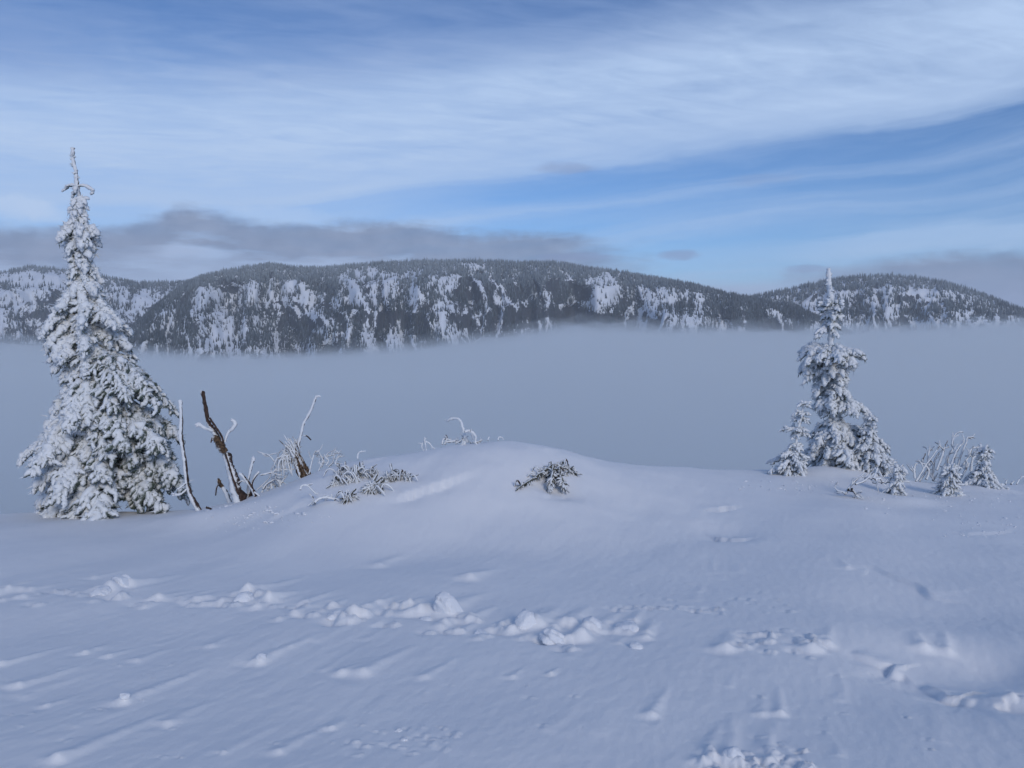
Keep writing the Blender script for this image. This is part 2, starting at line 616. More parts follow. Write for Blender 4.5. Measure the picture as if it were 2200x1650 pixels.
# the long drift tails of the near snow
for a in [(45, 1475, .40, .060, .030), (5, 1425, .5, .06, .03), (265, 1508, .75, .065, .045), (555, 1418, .72, .07, .045), (780, 1446, .6, .09, .040),
          (735, 1446, .15, .05, .03), (295, 1415, .35, .05, .02), (125, 1645, .9, .07, .04), (915, 1455, .4, .06, .022), (1640, 1528, .3, .05, .02),
          (360, 1552, .3, .06, .02), (100, 1517, .2, .04, .02), (180, 1400, .22, .05, .03), (235, 1407, .2, .05, .025), (452, 1385, .25, .07, .022), (600, 1615, .5, .05, .02),
          (715, 1560, .15, .04, .02), (1400, 1535, .45, .05, .03), (1560, 1395, .55, .09, .06), (1675, 1525, .35, .045, .028), (1740, 1392, .3, .10, .05),
          (1510, 1630, .5, .06, .032), (1565, 1625, .6, .07, .036), (1655, 1628, .4, .06, .026), (1780, 1380, .5, .07, .04), (2040, 1372, .4, .07, .04), (1985, 1370, .3, .08, .05),
          (1100, 1452, .2, .04, .02), (1185, 1447, .12, .03, .025), (1820, 1222, .4, .07, .03), (815, 1215, .6, .12, .04), (1155, 1345, .6, .12, .07), (240, 1270, 1.0, .15, .075),
          (535, 1275, 1.0, .13, .06), (960, 1320, .9, .14, .07), (1010, 1250, .6, .12, .06), (1225, 1340, .6, .10, .06), (2190, 1488, .5, .16, .07)]:
    tail(*a)
# band of broken, drifted-over tracks crossing the slope
band = [(-60, 1276), (40, 1280), (140, 1275), (240, 1272), (330, 1284), (420, 1290), (520, 1293), (600, 1302), (700, 1318), (780, 1325), (860, 1326), (940, 1328),
        (1020, 1345), (1100, 1355), (1200, 1362), (1300, 1352), (1370, 1352), (1470, 1385), (1570, 1390), (1650, 1385), (1740, 1390)]
bx = np.array([b[0] for b in band]); by = np.array([b[1] for b in band])
for x in np.arange(-50, 1400, 11):
    y = np.interp(x, bx, by) + rng.normal(0, 13)
    s = rng.uniform(.05, 1.0) ** 1.5
    if fbm(x / 90., 4.2, 91, 2) < -.18: s *= .6
    if rng.random() < .72:
        tail(x + rng.uniform(-8, 8), y, .20 + .65 * s * rng.random(), .035 + .055 * s, .012 + .046 * s, .8)
    else:
        lumpy(x + rng.uniform(-8, 8), y, .03 + .05 * s, .03 + .06 * s)
for x in np.arange(1320, 1560, 12):          # small crumbs above the band on the right
    if rng.random() < .8: lumpy(x, 1306 + rng.normal(0, 3), rng.uniform(.02, .045), rng.uniform(.02, .04))
for _ in range(26):
    lumpy(rng.uniform(1330, 1700), rng.normal(1290, 14), rng.uniform(.012, .03), rng.uniform(.01, .025))
for _ in range(20):
    lumpy(rng.uniform(1560, 1760), rng.normal(1380, 14), rng.uniform(.02, .06), rng.uniform(.02, .05))
for _ in range(34):
    lumpy(rng.uniform(1500, 1745), rng.normal(1632, 12), rng.uniform(.012, .035), rng.uniform(.012, .032))
for _ in range(26):
    lumpy(rng.uniform(760, 1000), rng.normal(1590, 20), rng.uniform(.008, .022), rng.uniform(.008, .018))
for _ in range(110):
    lumpy(rng.uniform(0, 2200), rng.uniform(1180, 1640), rng.uniform(.006, .018), rng.uniform(.006, .016))
for _ in range(34):                          # weak long tails everywhere
    x, y = rng.uniform(-100, 2300), rng.uniform(1180, 1640)
    tail(x, y, rng.uniform(.25, 1.0), rng.uniform(.03, .09), rng.uniform(.004, .013), .3)
# crust edges
ledge([(800, 1082), (860, 1068), (930, 1050), (990, 1030), (1060, 1005)], .15, .018, .30)
ledge([(750, 1000), (800, 990), (850, 978)], .12, .02, .2)
ledge([(1500, 1096), (1550, 1088), (1605, 1082)], .12, .018, .18)
ledge([(1508, 1132), (1535, 1152), (1590, 1158), (1645, 1148)], .13, .022, .26)
ledge([(1815, 1222), (1870, 1214), (1920, 1236), (1980, 1262), (2030, 1275), (2110, 1286)], .09, .05, .35)
ledge([(1850, 1375), (1880, 1405), (1930, 1420), (1980, 1425)], .12, .06, .4)
ledge([(1985, 1420), (2010, 1452), (2060, 1478), (2120, 1482)], .15, .04, .4)
ledge([(2130, 1500), (2170, 1490), (2210, 1478)], .12, .03, .3)
ledge([(2020, 1135), (2080, 1150), (2140, 1145), (2200, 1128)], .06, .03, .25)
ledge([(1160, 980), (1200, 968), (1240, 975)], .05, .04, .25)
ledge([(1130, 1062), (1180, 1066), (1240, 1055)], .08, .04, .22)
ledge([(560, 1120), (640, 1090), (720, 1062)], .10, .08, .4)
# hollow on the right, small hillocks under the right-hand trees
def hollow(px, py, rx, ry, dpt):
    x0, y0 = px2ground(px, py)
    feature(lambda X, Y: -dpt * np.exp(-((X - x0) / rx) ** 2 - ((Y - y0) / ry) ** 2), x0, y0, 2.5 * max(rx, ry))
hollow(2080, 1420, .55, .5, .10)
hollow(2150, 1400, .2, .25, .06)
hollow(1900, 1300, .8, .5, .05)
hollow(1570, 1140, .35, .35, .05)
hollow(1190, 1050, .30, .25, .10)
hollow(1800, 1018, .9, .5, -.10)
hollow(1960, 1075, .35, .25, -.06)
hollow(2110, 1052, .5, .3, -.06)
hollow(500, 1105, .9, .4, -.10)


def detail_h(X, Y):
    h = np.zeros(np.shape(X))
    near = ss(Y, 0.5, 2.0) * (1 - ss(Y, 14, 30))
    s = (X * WIND[0] + Y * WIND[1]); p = (X * WPERP[0] + Y * WPERP[1])
    h += near * (0.040 * fbm(p / 1.7, s / 2.3, 3, 2) + 0.007 * fbm(p / 0.34, s / 1.3, 8, 3) * ss(fbm(X / 2.2, Y / 2.2, 31, 2), -.5, .5)
                 + 0.0022 * fbm(p / 0.06, s / 0.13, 14, 3))
    # scoured cap of the hummock: fine wind ribs
    cap = ss(Y, 7.0, 8.6) * (1 - ss(Y, 11, 13)) * np.exp(-(X / 3.2) ** 2)
    h += cap * 0.012 * fbm(p / .5 + s / 1.3, s / .6, 21, 3)
    for fn, x0, y0, r in features:
        m_ = (np.abs(X - x0) < r) & (np.abs(Y - y0) < r)
        if m_.any():
            h[m_] += fn(X[m_], Y[m_])
    return h


def ground_z(x, y):
    x = np.atleast_1d(np.asarray(x, float)); y = np.atleast_1d(np.asarray(y, float))
    return EYE + base_h(x, y) + detail_h(x, y)


us = np.concatenate([-np.geomspace(9, .8, 26), np.linspace(-.76, .76, 690), np.geomspace(.8, 9, 26)])
ys = np.concatenate([np.linspace(-60, 0, 8), np.linspace(.3, 2.0, 12), 1 / np.linspace(1 / 2.05, 1 / 13.4, 440), np.geomspace(13.6, 340, 32)])
UU, YY = np.meshgrid(us, ys)
XX = UU * (0.35 + np.maximum(YY, 0.8))
ZZ = EYE + base_h(XX, YY) + detail_h(XX, YY)
far_out = ss(np.abs(XX), 60, 400)
ZZ = ZZ - far_out * 60
ni, nj = XX.shape
idx = np.arange(ni * nj).reshape(ni, nj)
quads = np.stack([idx[:-1, :-1], idx[:-1, 1:], idx[1:, 1:], idx[1:, :-1]], -1).reshape(-1, 4)
snow = obj('snow_ground', make_mesh('snow_ground', np.stack([XX, YY, ZZ], -1).reshape(-1, 3), [quads], [m_snow]))
tag(snow, kind='structure')

# valley floor far below, hidden in the fog
gx = np.linspace(-9000, 9000, 60)
gy = np.linspace(-3000, 12000, 60)
GX, GY = np.meshgrid(gx, gy)
GZ = -225 + 10 * fbm(GX / 900, GY / 900, 5, 3)
idx = np.arange(3600).reshape(60, 60)
quads = np.stack([idx[:-1, :-1], idx[:-1, 1:], idx[1:, 1:], idx[1:, :-1]], -1).reshape(-1, 4)
tag(obj('valley_ground', make_mesh('valley_ground', np.stack([GX, GY, GZ], -1).reshape(-1, 3), [quads], [m_slope], {'rock': np.zeros(3600)})), kind='structure')

# ------------------------------------------------------------------ structure: mountains across the valley
FOREST = []


def mountain(name, sky_px, d_base, d_crest, az_rng, seed, n_tree, snow_px, open_bias, label, frost_top, tree_h):
    su = np.array([ray(x, y)[0] for x, y in sky_px]); sv = np.array([ray(x, y)[1] for x, y in sky_px])
    a0, a1 = ray(az_rng[0], 600)[0], ray(az_rng[1], 600)[0]
    nu, nt_ = 420, 110
    u = np.linspace(a0, a1, nu)

    def surf(U, T):
        """T 0 at the foot, 1 at the crest, to 1.6 on the far side"""
        crest = np.interp(U, su, sv)
        wob = 170 * fbm(U * 6, T * 0.8, seed, 3) + 60 * fbm(U * 17, T * 1.6, seed + 4, 3) + 26 * fbm(U * 62 + 1.5 * fbm(U * 9, T * 3, seed + 71, 2), T * 1.9, seed + 70, 3)
        k = np.clip(1 - np.abs(T - 1) / .5, 0, 1)
        dcr = d_crest + 90 * vnoise(U * 3, U * 0, seed + 2)
        Dst = d_base + (dcr - d_base) * T + wob * (1 - ss(T, .6, 1.0)) * 1.0
        zb = -260.0
        zc_ = crest * dcr
        prof = np.where(T < 1, 1 - (1 - np.clip(T, 0, 1)) ** 1.35, 1 - 1.3 * np.clip(T - 1, 0, 9) ** 1.4)
        z = zb + (zc_ - zb) * prof
        z = z + (1 - ss(T, .75, 1.0)) * (10 * fbm(U * 40, T * 9, seed + 11, 4))
        steps = (1 - ss(T, .8, .98)) * 7 * np.sin((z + 30 * fbm(U * 12, T * 3, seed + 13, 2)) / 14.0)
        return U * Dst, Dst, EYE + z + steps

    tv = np.concatenate([np.linspace(0, 1, nt_), np.linspace(1.02, 1.7, 16)])
    UU, TT = np.meshgrid(u, tv)
    x, y, z = surf(UU, TT)
    # bare rock on the steep steps
    dzt = np.gradient(z, axis=0); dyt = np.gradient(y, axis=0)
    steep = ss(dzt / np.maximum(np.abs(dyt), .5), 1.0, 2.6)
    rock = 0.12 + 0.75 * steep * ss(fbm(UU * 9, TT * 5, seed + 21, 3), -.35, .25)
    cliff = np.exp(-((UU - .03) / .15) ** 2) * ss(TT, .35, .5) * (1 - ss(TT, .78, .92)) if seed == 17 else 0
    rib = fbm(UU * 62 + 1.5 * fbm(UU * 9, TT * 3, seed + 71, 2), TT * 1.9, seed + 70, 3)
    rock = rock + .10 * cliff + .22 + .42 * rib * (1 - ss(TT, .8, .93))
    yy = y * math.cos(PITCH) - (z - EYE) * math.sin(PITCH)
    ppx = 1100 + F * x / yy; ppy = 825 - F * (y * math.sin(PITCH) + (z - EYE) * math.cos(PITCH)) / yy
    for (cx, cy, rx, ry, a) in snow_px:
        rock = rock - .24 * a * np.clip(1.3 - ((ppx - cx) / rx) ** 2 - ((ppy - cy) / ry) ** 2, 0, 1)
    rock = np.where(TT > .93, 0.05, rock)
    idx = np.arange(x.size).reshape(x.shape)
    quads = np.stack([idx[:-1, :-1], idx[:-1, 1:], idx[1:, 1:], idx[1:, :-1]], -1).reshape(-1, 4)
    o = obj(name, make_mesh(name, np.stack([x, y, z], -1).reshape(-1, 3), [quads], [m_slope], {'rock': rock.ravel()}))
    tag(o, kind='structure')
    # forest: where trees stand
    n = int(n_tree * 2.6)
    U = rng.uniform(max(a0, -.86), min(a1, .86), n); T = rng.uniform(0.30, 1.06, n) ** 0.9
    x, y, z = surf(U, T)
    # pixel of each site, to keep the large clearings where they are
    yy = y * math.cos(PITCH) - (z - EYE) * math.sin(PITCH)
    zz = y * math.sin(PITCH) + (z - EYE) * math.cos(PITCH)
    px = 1100 + F * x / yy; py = 825 - F * zz / yy
    dens = 0.66 + 0.55 * fbm(U * 20, T * 3.2, seed + 31, 4, .6) + 0.95 * fbm(U * 75, T * 6, seed + 37, 3) - open_bias
    rib = fbm(U * 62 + 1.5 * fbm(U * 9, T * 3, seed + 71, 2), T * 1.9, seed + 70, 3)
    dens = dens + .19 + .75 * rib * (1 - ss(T, .8, .93))
    if seed == 17:
        dens = dens - .30 * np.exp(-((U - .06) / .19) ** 2) * ss(T, .3, .5) * (1 - ss(T, .72, .86))
    gully = np.abs(vnoise(U * 34 + 0.5 * vnoise(U * 9, T * 4, seed + 44), T * 1.6, seed + 41))
    dens = np.where(gully < .075, dens - 1.0 * ss(1 - T, .02, .3), dens)
    dens = dens + 0.9 * ss(T, .80, .95)
    for (cx, cy, rx, ry, a) in snow_px:
        e = ((px - cx) / rx) ** 2 + ((py - cy) / ry) ** 2 + 1.5 * fbm(px / 14, py / 24, seed + 51, 3)
        dens = dens - a * np.clip(1.25 - e, 0, 1) * 0.95
    keep = (rng.random(n) < np.clip(dens * 1.15, 0.10, 1)) & (py < 830) & (py > 480)
    ii = np.nonzero(keep)[0][:n_tree]
    x, y, z, T = x[ii], y[ii], z[ii], T[ii]
    m = len(ii)
    hgt = tree_h * rng.uniform(.40, 1.25, m) * (1 - .25 * ss(T, .9, 1.05)) * np.where(rng.random(m) < .06, 1.3, 1)
    wid = hgt * rng.uniform(.15, .24, m)
    fr = np.clip(0.13 + rng.normal(0, .11, m) + frost_top * ss(z, np.percentile(z, 45), np.percentile(z, 97)) + 0.10 * fbm(px[ii] / 60, py[ii] / 60, seed + 61, 2), 0.02, .95)
    S = 4
    ang = np.arange(S) / S * 2 * np.pi
    rings = [(0.0, 1.0), (.42, .50)]
    V = np.zeros((m, len(rings) * S + 1, 3))
    rot = rng.uniform(0, 6.3, m)
    for k, (hz, rr) in enumerate(rings):
        a_ = ang[None] + rot[:, None] + k * .5
        jit = rng.uniform(.7, 1.25, (m, S))
        V[:, k * S:(k + 1) * S, 0] = x[:, None] + wid[:, None] * rr * jit * np.cos(a_)
        V[:, k * S:(k + 1) * S, 1] = y[:, None] + wid[:, None] * rr * jit * np.sin(a_)
        V[:, k * S:(k + 1) * S, 2] = (z + hgt * hz)[:, None] - 0.8
    V[:, -1, 0] = x; V[:, -1, 1] = y; V[:, -1, 2] = z + hgt
    fq = []; ft = []
    for k in range(len(rings) - 1):
        for j in range(S):
            fq.append((k * S + j, k * S + (j + 1) % S, (k + 1) * S + (j + 1) % S, (k + 1) * S + j))
    k = len(rings) - 1
    for j in range(S):
        ft.append((k * S + j, k * S + (j + 1) % S, k * S + S))
    off = (np.arange(m) * V.shape[1])[:, None, None]
    quads = (np.array(fq)[None] + off).reshape(-1, 4)
    tris = (np.array(ft)[None] + off).reshape(-1, 3)
    lift = np.array([0, .9]).repeat(S).tolist() + [1.4]
    fa = (fr[:, None] * np.array(lift)[None] * .6 + fr[:, None] * .45).ravel()
    me = make_mesh('far_forest', V.reshape(-1, 3), [tris, quads], [m_forest], {'frost': fa}, smooth_sh=False)
    tag(obj('far_forest', me), label, 'forest', None, 'stuff')


mountain('left_mountain', [(-1200, 600), (-500, 580), (-200, 600), (0, 588), (60, 574), (110, 578), (150, 584), (230, 597), (300, 609), (370, 608), (420, 604), (500, 640), (700, 700)],
         2150, 2750, (-900, 640), 3, 11000,
         [(60, 590, 130, 26, 1.0), (110, 622, 40, 22, .8), (30, 650, 40, 25, .6), (120, 690, 80, 10, .7), (375, 635, 28, 22, 1.0), (340, 670, 30, 40, .8), (310, 640, 25, 20, .6), (290, 735, 50, 12, .7), (255, 615, 25, 12, .6)],
         .22, 'spruce wood with many snow clearings on the left ridge', .30, 15)
mountain('main_mountain', [(250, 740), (330, 660), (395, 612), (430, 596), (500, 580), (580, 569), (640, 577), (700, 577), (760, 571), (810, 567), (900, 563), (1000, 562), (1023, 562), (1100, 565),
                           (1200, 566), (1250, 575), (1330, 586), (1420, 600), (1500, 615), (1560, 632), (1640, 646), (1720, 665), (1800, 700), (1900, 760)],
         1650, 2150, (230, 1900), 17, 40000,
         [(470, 622, 22, 20, 1), (515, 600, 16, 22, .8), (540, 625, 10, 30, .8), (585, 595, 16, 18, .8), (640, 655, 50, 28, .9), (600, 642, 30, 18, .6), (750, 592, 36, 22, 1), (795, 585, 26, 18, .9), (830, 598, 16, 12, .7),
          (715, 645, 22, 14, .9), (765, 650, 12, 20, .7), (480, 735, 34, 34, 1), (450, 748, 26, 16, .9), (430, 700, 14, 34, .7), (500, 740, 20, 24, .8), (790, 715, 9, 60, 1.0), (806, 660, 6, 50, .8), (885, 625, 5, 34, .9),
          (1025, 570, 38, 9, 1), (1000, 590, 14, 14, .7), (1050, 585, 16, 8, .7), (1290, 597, 40, 13, 1), (1315, 612, 24, 10, .9), (1290, 625, 20, 10, .9), (1215, 600, 22, 18, .5), (1385, 668, 14, 20, .9), (1465, 688, 24, 14, .9),
          (1000, 690, 6, 40, .9), (1010, 645, 8, 26, .7), (970, 620, 26, 5, .9), (1160, 670, 24, 8, .6), (1080, 700, 14, 20, .8), (1180, 620, 10, 14, .7), (960, 735, 30, 9, .7), (845, 735, 18, 14, .8), (1460, 640, 10, 10, .5), (550, 755, 30, 8, .8), (640, 748, 20, 9, .6)],
         .16, 'dark spruce wood with snow gullies across the main mountain', .42, 12)
mountain('right_mountain', [(1400, 690), (1560, 648), (1640, 634), (1700, 622), (1780, 604), (1840, 596), (1900, 593), (1960, 597), (2020, 606), (2080, 622), (2140, 645), (2190, 664), (2230, 676), (2320, 688), (2500, 672), (2800, 640), (3200, 650)],
         1900, 2450, (1420, 3000), 29, 14000,
         [(1905, 662, 18, 22, 1.2), (1900, 630, 34, 12, 1), (1825, 632, 26, 9, .9), (1870, 645, 20, 12, .6), (1990, 630, 36, 8, 1), (2050, 632, 30, 6, .8), (2010, 645, 14, 8, .9), (1990, 695, 40, 7, .8), (2120, 692, 50, 6, .9), (1740, 668, 26, 10, .8), (1800, 660, 14, 14, .5), (2070, 700, 20, 6, .7)],
         -.12, 'spruce wood covering the rounded right hill', .30, 15)

# ------------------------------------------------------------------ fog lying in the valley (real volumes, denser towards the bottom)
LIMB = [(-1500, 735), (-600, 730), (0, 742), (200, 752), (380, 768), (520, 772), (700, 764), (900, 746), (1100, 722), (1230, 704), (1400, 708), (1600, 712), (1750, 712), (1900, 710), (2060, 705), (2200, 702), (3000, 700)]
_lu = np.array([ray(x, y)[0] for x, y in LIMB]); _lv = np.array([ray(x, y)[1] for x, y in LIMB])


def fog_layer(i, dslope, near_z, density, amp):
    m, nt, out = mat('valley_fog')
    v = nt.nodes.new('ShaderNodeVolumePrincipled')
    v.inputs['Color'].default_value = (0.935, 0.98, 1.0, 1)
    v.inputs['Density'].default_value = density
    v.inputs['Anisotropy'].default_value = 0.0
    nt.links.new(v.outputs[0], out.inputs['Volume'])
    uu = np.concatenate([np.linspace(-2.6, -.8, 20), np.linspace(-.77, .77, 220), np.linspace(.8, 2.6, 20)])
    yy = np.concatenate([np.linspace(13.6, 60, 14), np.geomspace(66, 3600, 46)])
    U, Yg = np.meshgrid(uu, yy)
    Xg = U * (Yg + 25)
    sl = np.interp(Xg / Yg, _lu, _lv) + dslope
    k = ss(Yg, 30, 500)
    z = near_z * (1 - 0.5 * k) + sl * Yg * ss(Yg, 40, 300)
    z = z - 14 * (1 - ss(Yg, 13, 46))
    z = z + amp * Yg * (0.6 * fbm(U * 5 + i * 3.1, np.log(Yg) * 2.2, 70 + i, 4) + .5 * fbm(U * 16, np.log(Yg) * 7, 80 + i, 3) + .3 * fbm(U * 40, np.log(Yg) * 9, 90 + i, 3)) * ss(Yg, 80, 800)
    top_ = np.stack([Xg, Yg, EYE + z], -1).reshape(-1, 3)
    ni, nj = Xg.shape
    idx = np.arange(ni * nj).reshape(ni, nj)
    f1 = np.stack([idx[:-1, :-1], idx[:-1, 1:], idx[1:, 1:], idx[1:, :-1]], -1).reshape(-1, 4)
    n0 = ni * nj
    ring = np.concatenate([idx[0, :], idx[1:, -1], idx[-1, -2::-1], idx[-2:0:-1, 0]])
    rn = np.roll(ring, -1)
    m_ = len(ring)
    bot = np.stack([top_[ring][:, 0], top_[ring][:, 1], np.full(m_, -250 - i * .7)], -1)
    k_ = np.arange(m_)
    f3 = np.stack([ring, n0 + k_, n0 + (k_ + 1) % m_, rn], -1)
    f2 = (n0 + k_[::-1])[None]
    o = obj('valley_fog', make_mesh('valley_fog', np.concatenate([top_, bot]), [f2, f1, f3], [m]))
    tag(o, 'pale blue-grey fog filling the valley below the mountains', 'fog', None, 'stuff')


for i, (ds, nz, de, amp) in enumerate([(+.011, -3.0, .00030, .0170), (+.005, -3.5, .0006, .0150), (+.000, -4.5, .0010, .0110), (-.005, -5.5, .002, .0060), (-.010, -6.5, .005, .003), (-.015, -8.0, .016, .002)]):
    fog_layer(i, ds, nz, de, amp)

# thin air haze round everything
m, nt, out = mat('thin_haze')
v = nt.nodes.new('ShaderNodeVolumePrincipled')
v.inputs['Color'].default_value = (0.92, 0.95, 1.0, 1)
v.inputs['Density'].default_value = 0.00011
nt.links.new(v.outputs[0], out.inputs['Volume'])
x0, x1, y0, y1, z0, z1 = -9050, 9050, -3050, 12050, -262, 420
V = [(x, y, z) for z in (z0, z1) for y in (y0, y1) for x in (x0, x1)]
hz = obj('haze', make_mesh('haze', V, [[(0, 2, 3, 1), (4, 5, 7, 6), (0, 1, 5, 4), (2, 6, 7, 3), (0, 4, 6, 2), (1, 3, 7, 5)]], [m], smooth_sh=False))
tag(hz, kind='stuff')

# ------------------------------------------------------------------ rime-covered plants
W = np.array((-0.50, -0.42, 0.76)); W /= np.linalg.norm(W)      # the side where rime grew: windward and up


def nrm(v):
    return v / np.maximum(np.linalg.norm(v, axis=-1, keepdims=True), 1e-9)


def shoots(mb, P, Dr, L, Rd, bias=0.0, sides=5, rings=5, needles=7, droop=.18):
    """N finger-like rime-covered shoots at once"""
    P = np.asarray(P, float); N = len(P)
    if N == 0: return
    Dr = nrm(np.asarray(Dr, float)); L = np.asarray(L, float); Rd = np.asarray(Rd, float)
    bias = np.broadcast_to(bias, (N,))
    zed = np.array((0, 0, 1.0))
    S = np.cross(Dr, zed); S = np.where(np.linalg.norm(S, axis=1, keepdims=True) < .05, np.array((1., 0, 0)), S); S = nrm(S)
    Up = nrm(np.cross(S, Dr))
    t = np.linspace(0, 1, rings + 1)[:-1]
    prof = np.array([.55, .95, 1.08, 1.0, .78, .6][:rings]) if rings >= 5 else np.array([.7, 1.05, .8][:rings])
    th = np.arange(sides) / sides * 2 * np.pi
    rad = Rd[:, None, None] * prof[None, :, None] * rng.uniform(.62, 1.38, (N, rings, sides))
    ang = th[None, None] + rng.uniform(0, .9, (N, rings, 1))
    radial = np.cos(ang)[..., None] * S[:, None, None] + np.sin(ang)[..., None] * Up[:, None, None]
    cen = P[:, None] + Dr[:, None] * (L[:, None] * t[None])[..., None]
    wob = rng.normal(0, .12, (N, rings, 3)) * Rd[:, None, None]
    cen = cen + wob
    cen[..., 2] -= droop * L[:, None] * t[None] ** 2
    V = cen[:, :, None] + radial * rad[..., None]
    tipp = P + Dr * L[:, None]; tipp[:, 2] -= droop * L
    rime = 0.56 + 0.52 * (radial @ W) + bias[:, None, None] + rng.normal(0, .06, (N, rings, sides))
    nv = rings * sides + 1
    Vall = np.concatenate([V.reshape(N, -1, 3), tipp[:, None]], 1)
    A = np.concatenate([rime.reshape(N, -1), (0.6 + .45 * (Dr @ W) + bias)[:, None]], 1)
    fq = [(k * sides + j, k * sides + (j + 1) % sides, (k + 1) * sides + (j + 1) % sides, (k + 1) * sides + j) for k in range(rings - 1) for j in range(sides)]
    ft = [((rings - 1) * sides + j, (rings - 1) * sides + (j + 1) % sides, rings * sides) for j in range(sides)]
    off = (np.arange(N) * nv)[:, None, None]
    mb.add(Vall.reshape(-1, 3), (np.array(ft)[None] + off).reshape(-1, 3), (np.array(fq)[None] + off).reshape(-1, 4), A.ravel())
    if needles:
        M = needles
        tt = rng.uniform(.1, 1.0, (N, M))
        an = rng.uniform(0, 2 * np.pi, (N, M))
        rd = np.cos(an)[..., None] * S[:, None] + np.sin(an)[..., None] * Up[:, None]
        base = P[:, None] + Dr[:, None] * (L[:, None] * tt)[..., None] + rd * (Rd[:, None] * .5)[..., None]
        base[..., 2] -= droop * L[:, None] * tt ** 2
        dirn = nrm(rd * .9 + Dr[:, None] * rng.uniform(.4, 1.1, (N, M))[..., None])
        ln = Rd[:, None] * rng.uniform(1.1, 2.1, (N, M))
        wv = nrm(np.cross(dirn, rd + 1e-3)) * (Rd[:, None] * rng.uniform(.14, .3, (N, M)))[..., None]
        tri = np.stack([base - wv, base + wv, base + dirn * ln[..., None]], 2)
        ra = 0.42 + 0.45 * (rd @ W) + bias[:, None] + rng.normal(0, .12, (N, M))
        mb.add(tri.reshape(-1, 3), np.arange(N * M * 3).reshape(-1, 3), None, np.repeat(ra.ravel(), 3))


def tube(mb, pts, radii, sides=7, bias=0.0, lump=.18, seg=4, cap=True, rimeside=None, wmul=.52):
    """knobbly tapered stem along a polyline"""
    pts = np.asarray(pts, float); radii = np.asarray(radii, float)
    n = len(pts)
    tt = np.linspace(0, n - 1, (n - 1) * seg + 1)
    i = np.clip(tt.astype(int), 0, n - 2); f = (tt - i)[:, None]
    p0 = pts[np.maximum(i - 1, 0)]; p1 = pts[i]; p2 = pts[i + 1]; p3 = pts[np.minimum(i + 2, n - 1)]
    Pn = .5 * ((2 * p1) + (-p0 + p2) * f + (2 * p0 - 5 * p1 + 4 * p2 - p3) * f ** 2 + (-p0 + 3 * p1 - 3 * p2 + p3) * f ** 3)
    rr = np.interp(tt, np.arange(n), radii)
    bb = np.interp(tt, np.arange(n), np.broadcast_to(bias, (n,)))
    T = nrm(np.gradient(Pn, axis=0))
    ref = np.array((0.3, 1.0, 0.1))
    S = nrm(np.cross(T, ref)); B = np.cross(S, T)
    K = len(Pn)
    ang = np.arange(sides) / sides * 2 * np.pi
    rad = S[:, None] * np.cos(ang)[None, :, None] + B[:, None] * np.sin(ang)[None, :, None]
    r_ = rr[:, None] * rng.uniform(1 - lump, 1 + lump, (K, sides))
    V = Pn[:, None] + rad * r_[..., None]
    A = .5 + wmul * (rad @ (W if rimeside is None else rimeside)) + bb[:, None]
    q = [(k * sides + j, k * sides + (j + 1) % sides, (k + 1) * sides + (j + 1) % sides, (k + 1) * sides + j) for k in range(K - 1) for j in range(sides)]
    V = V.reshape(-1, 3); A = A.ravel(); t = []
    if cap:
        V = np.concatenate([V, (Pn[-1] + T[-1] * rr[-1] * .6)[None]]); A = np.append(A, A[-sides:].mean() + .1)
        t = [((K - 1) * sides + j, (K - 1) * sides + (j + 1) % sides, K * sides) for j in range(sides)]
    mb.add(V, t, q, A)
    return Pn


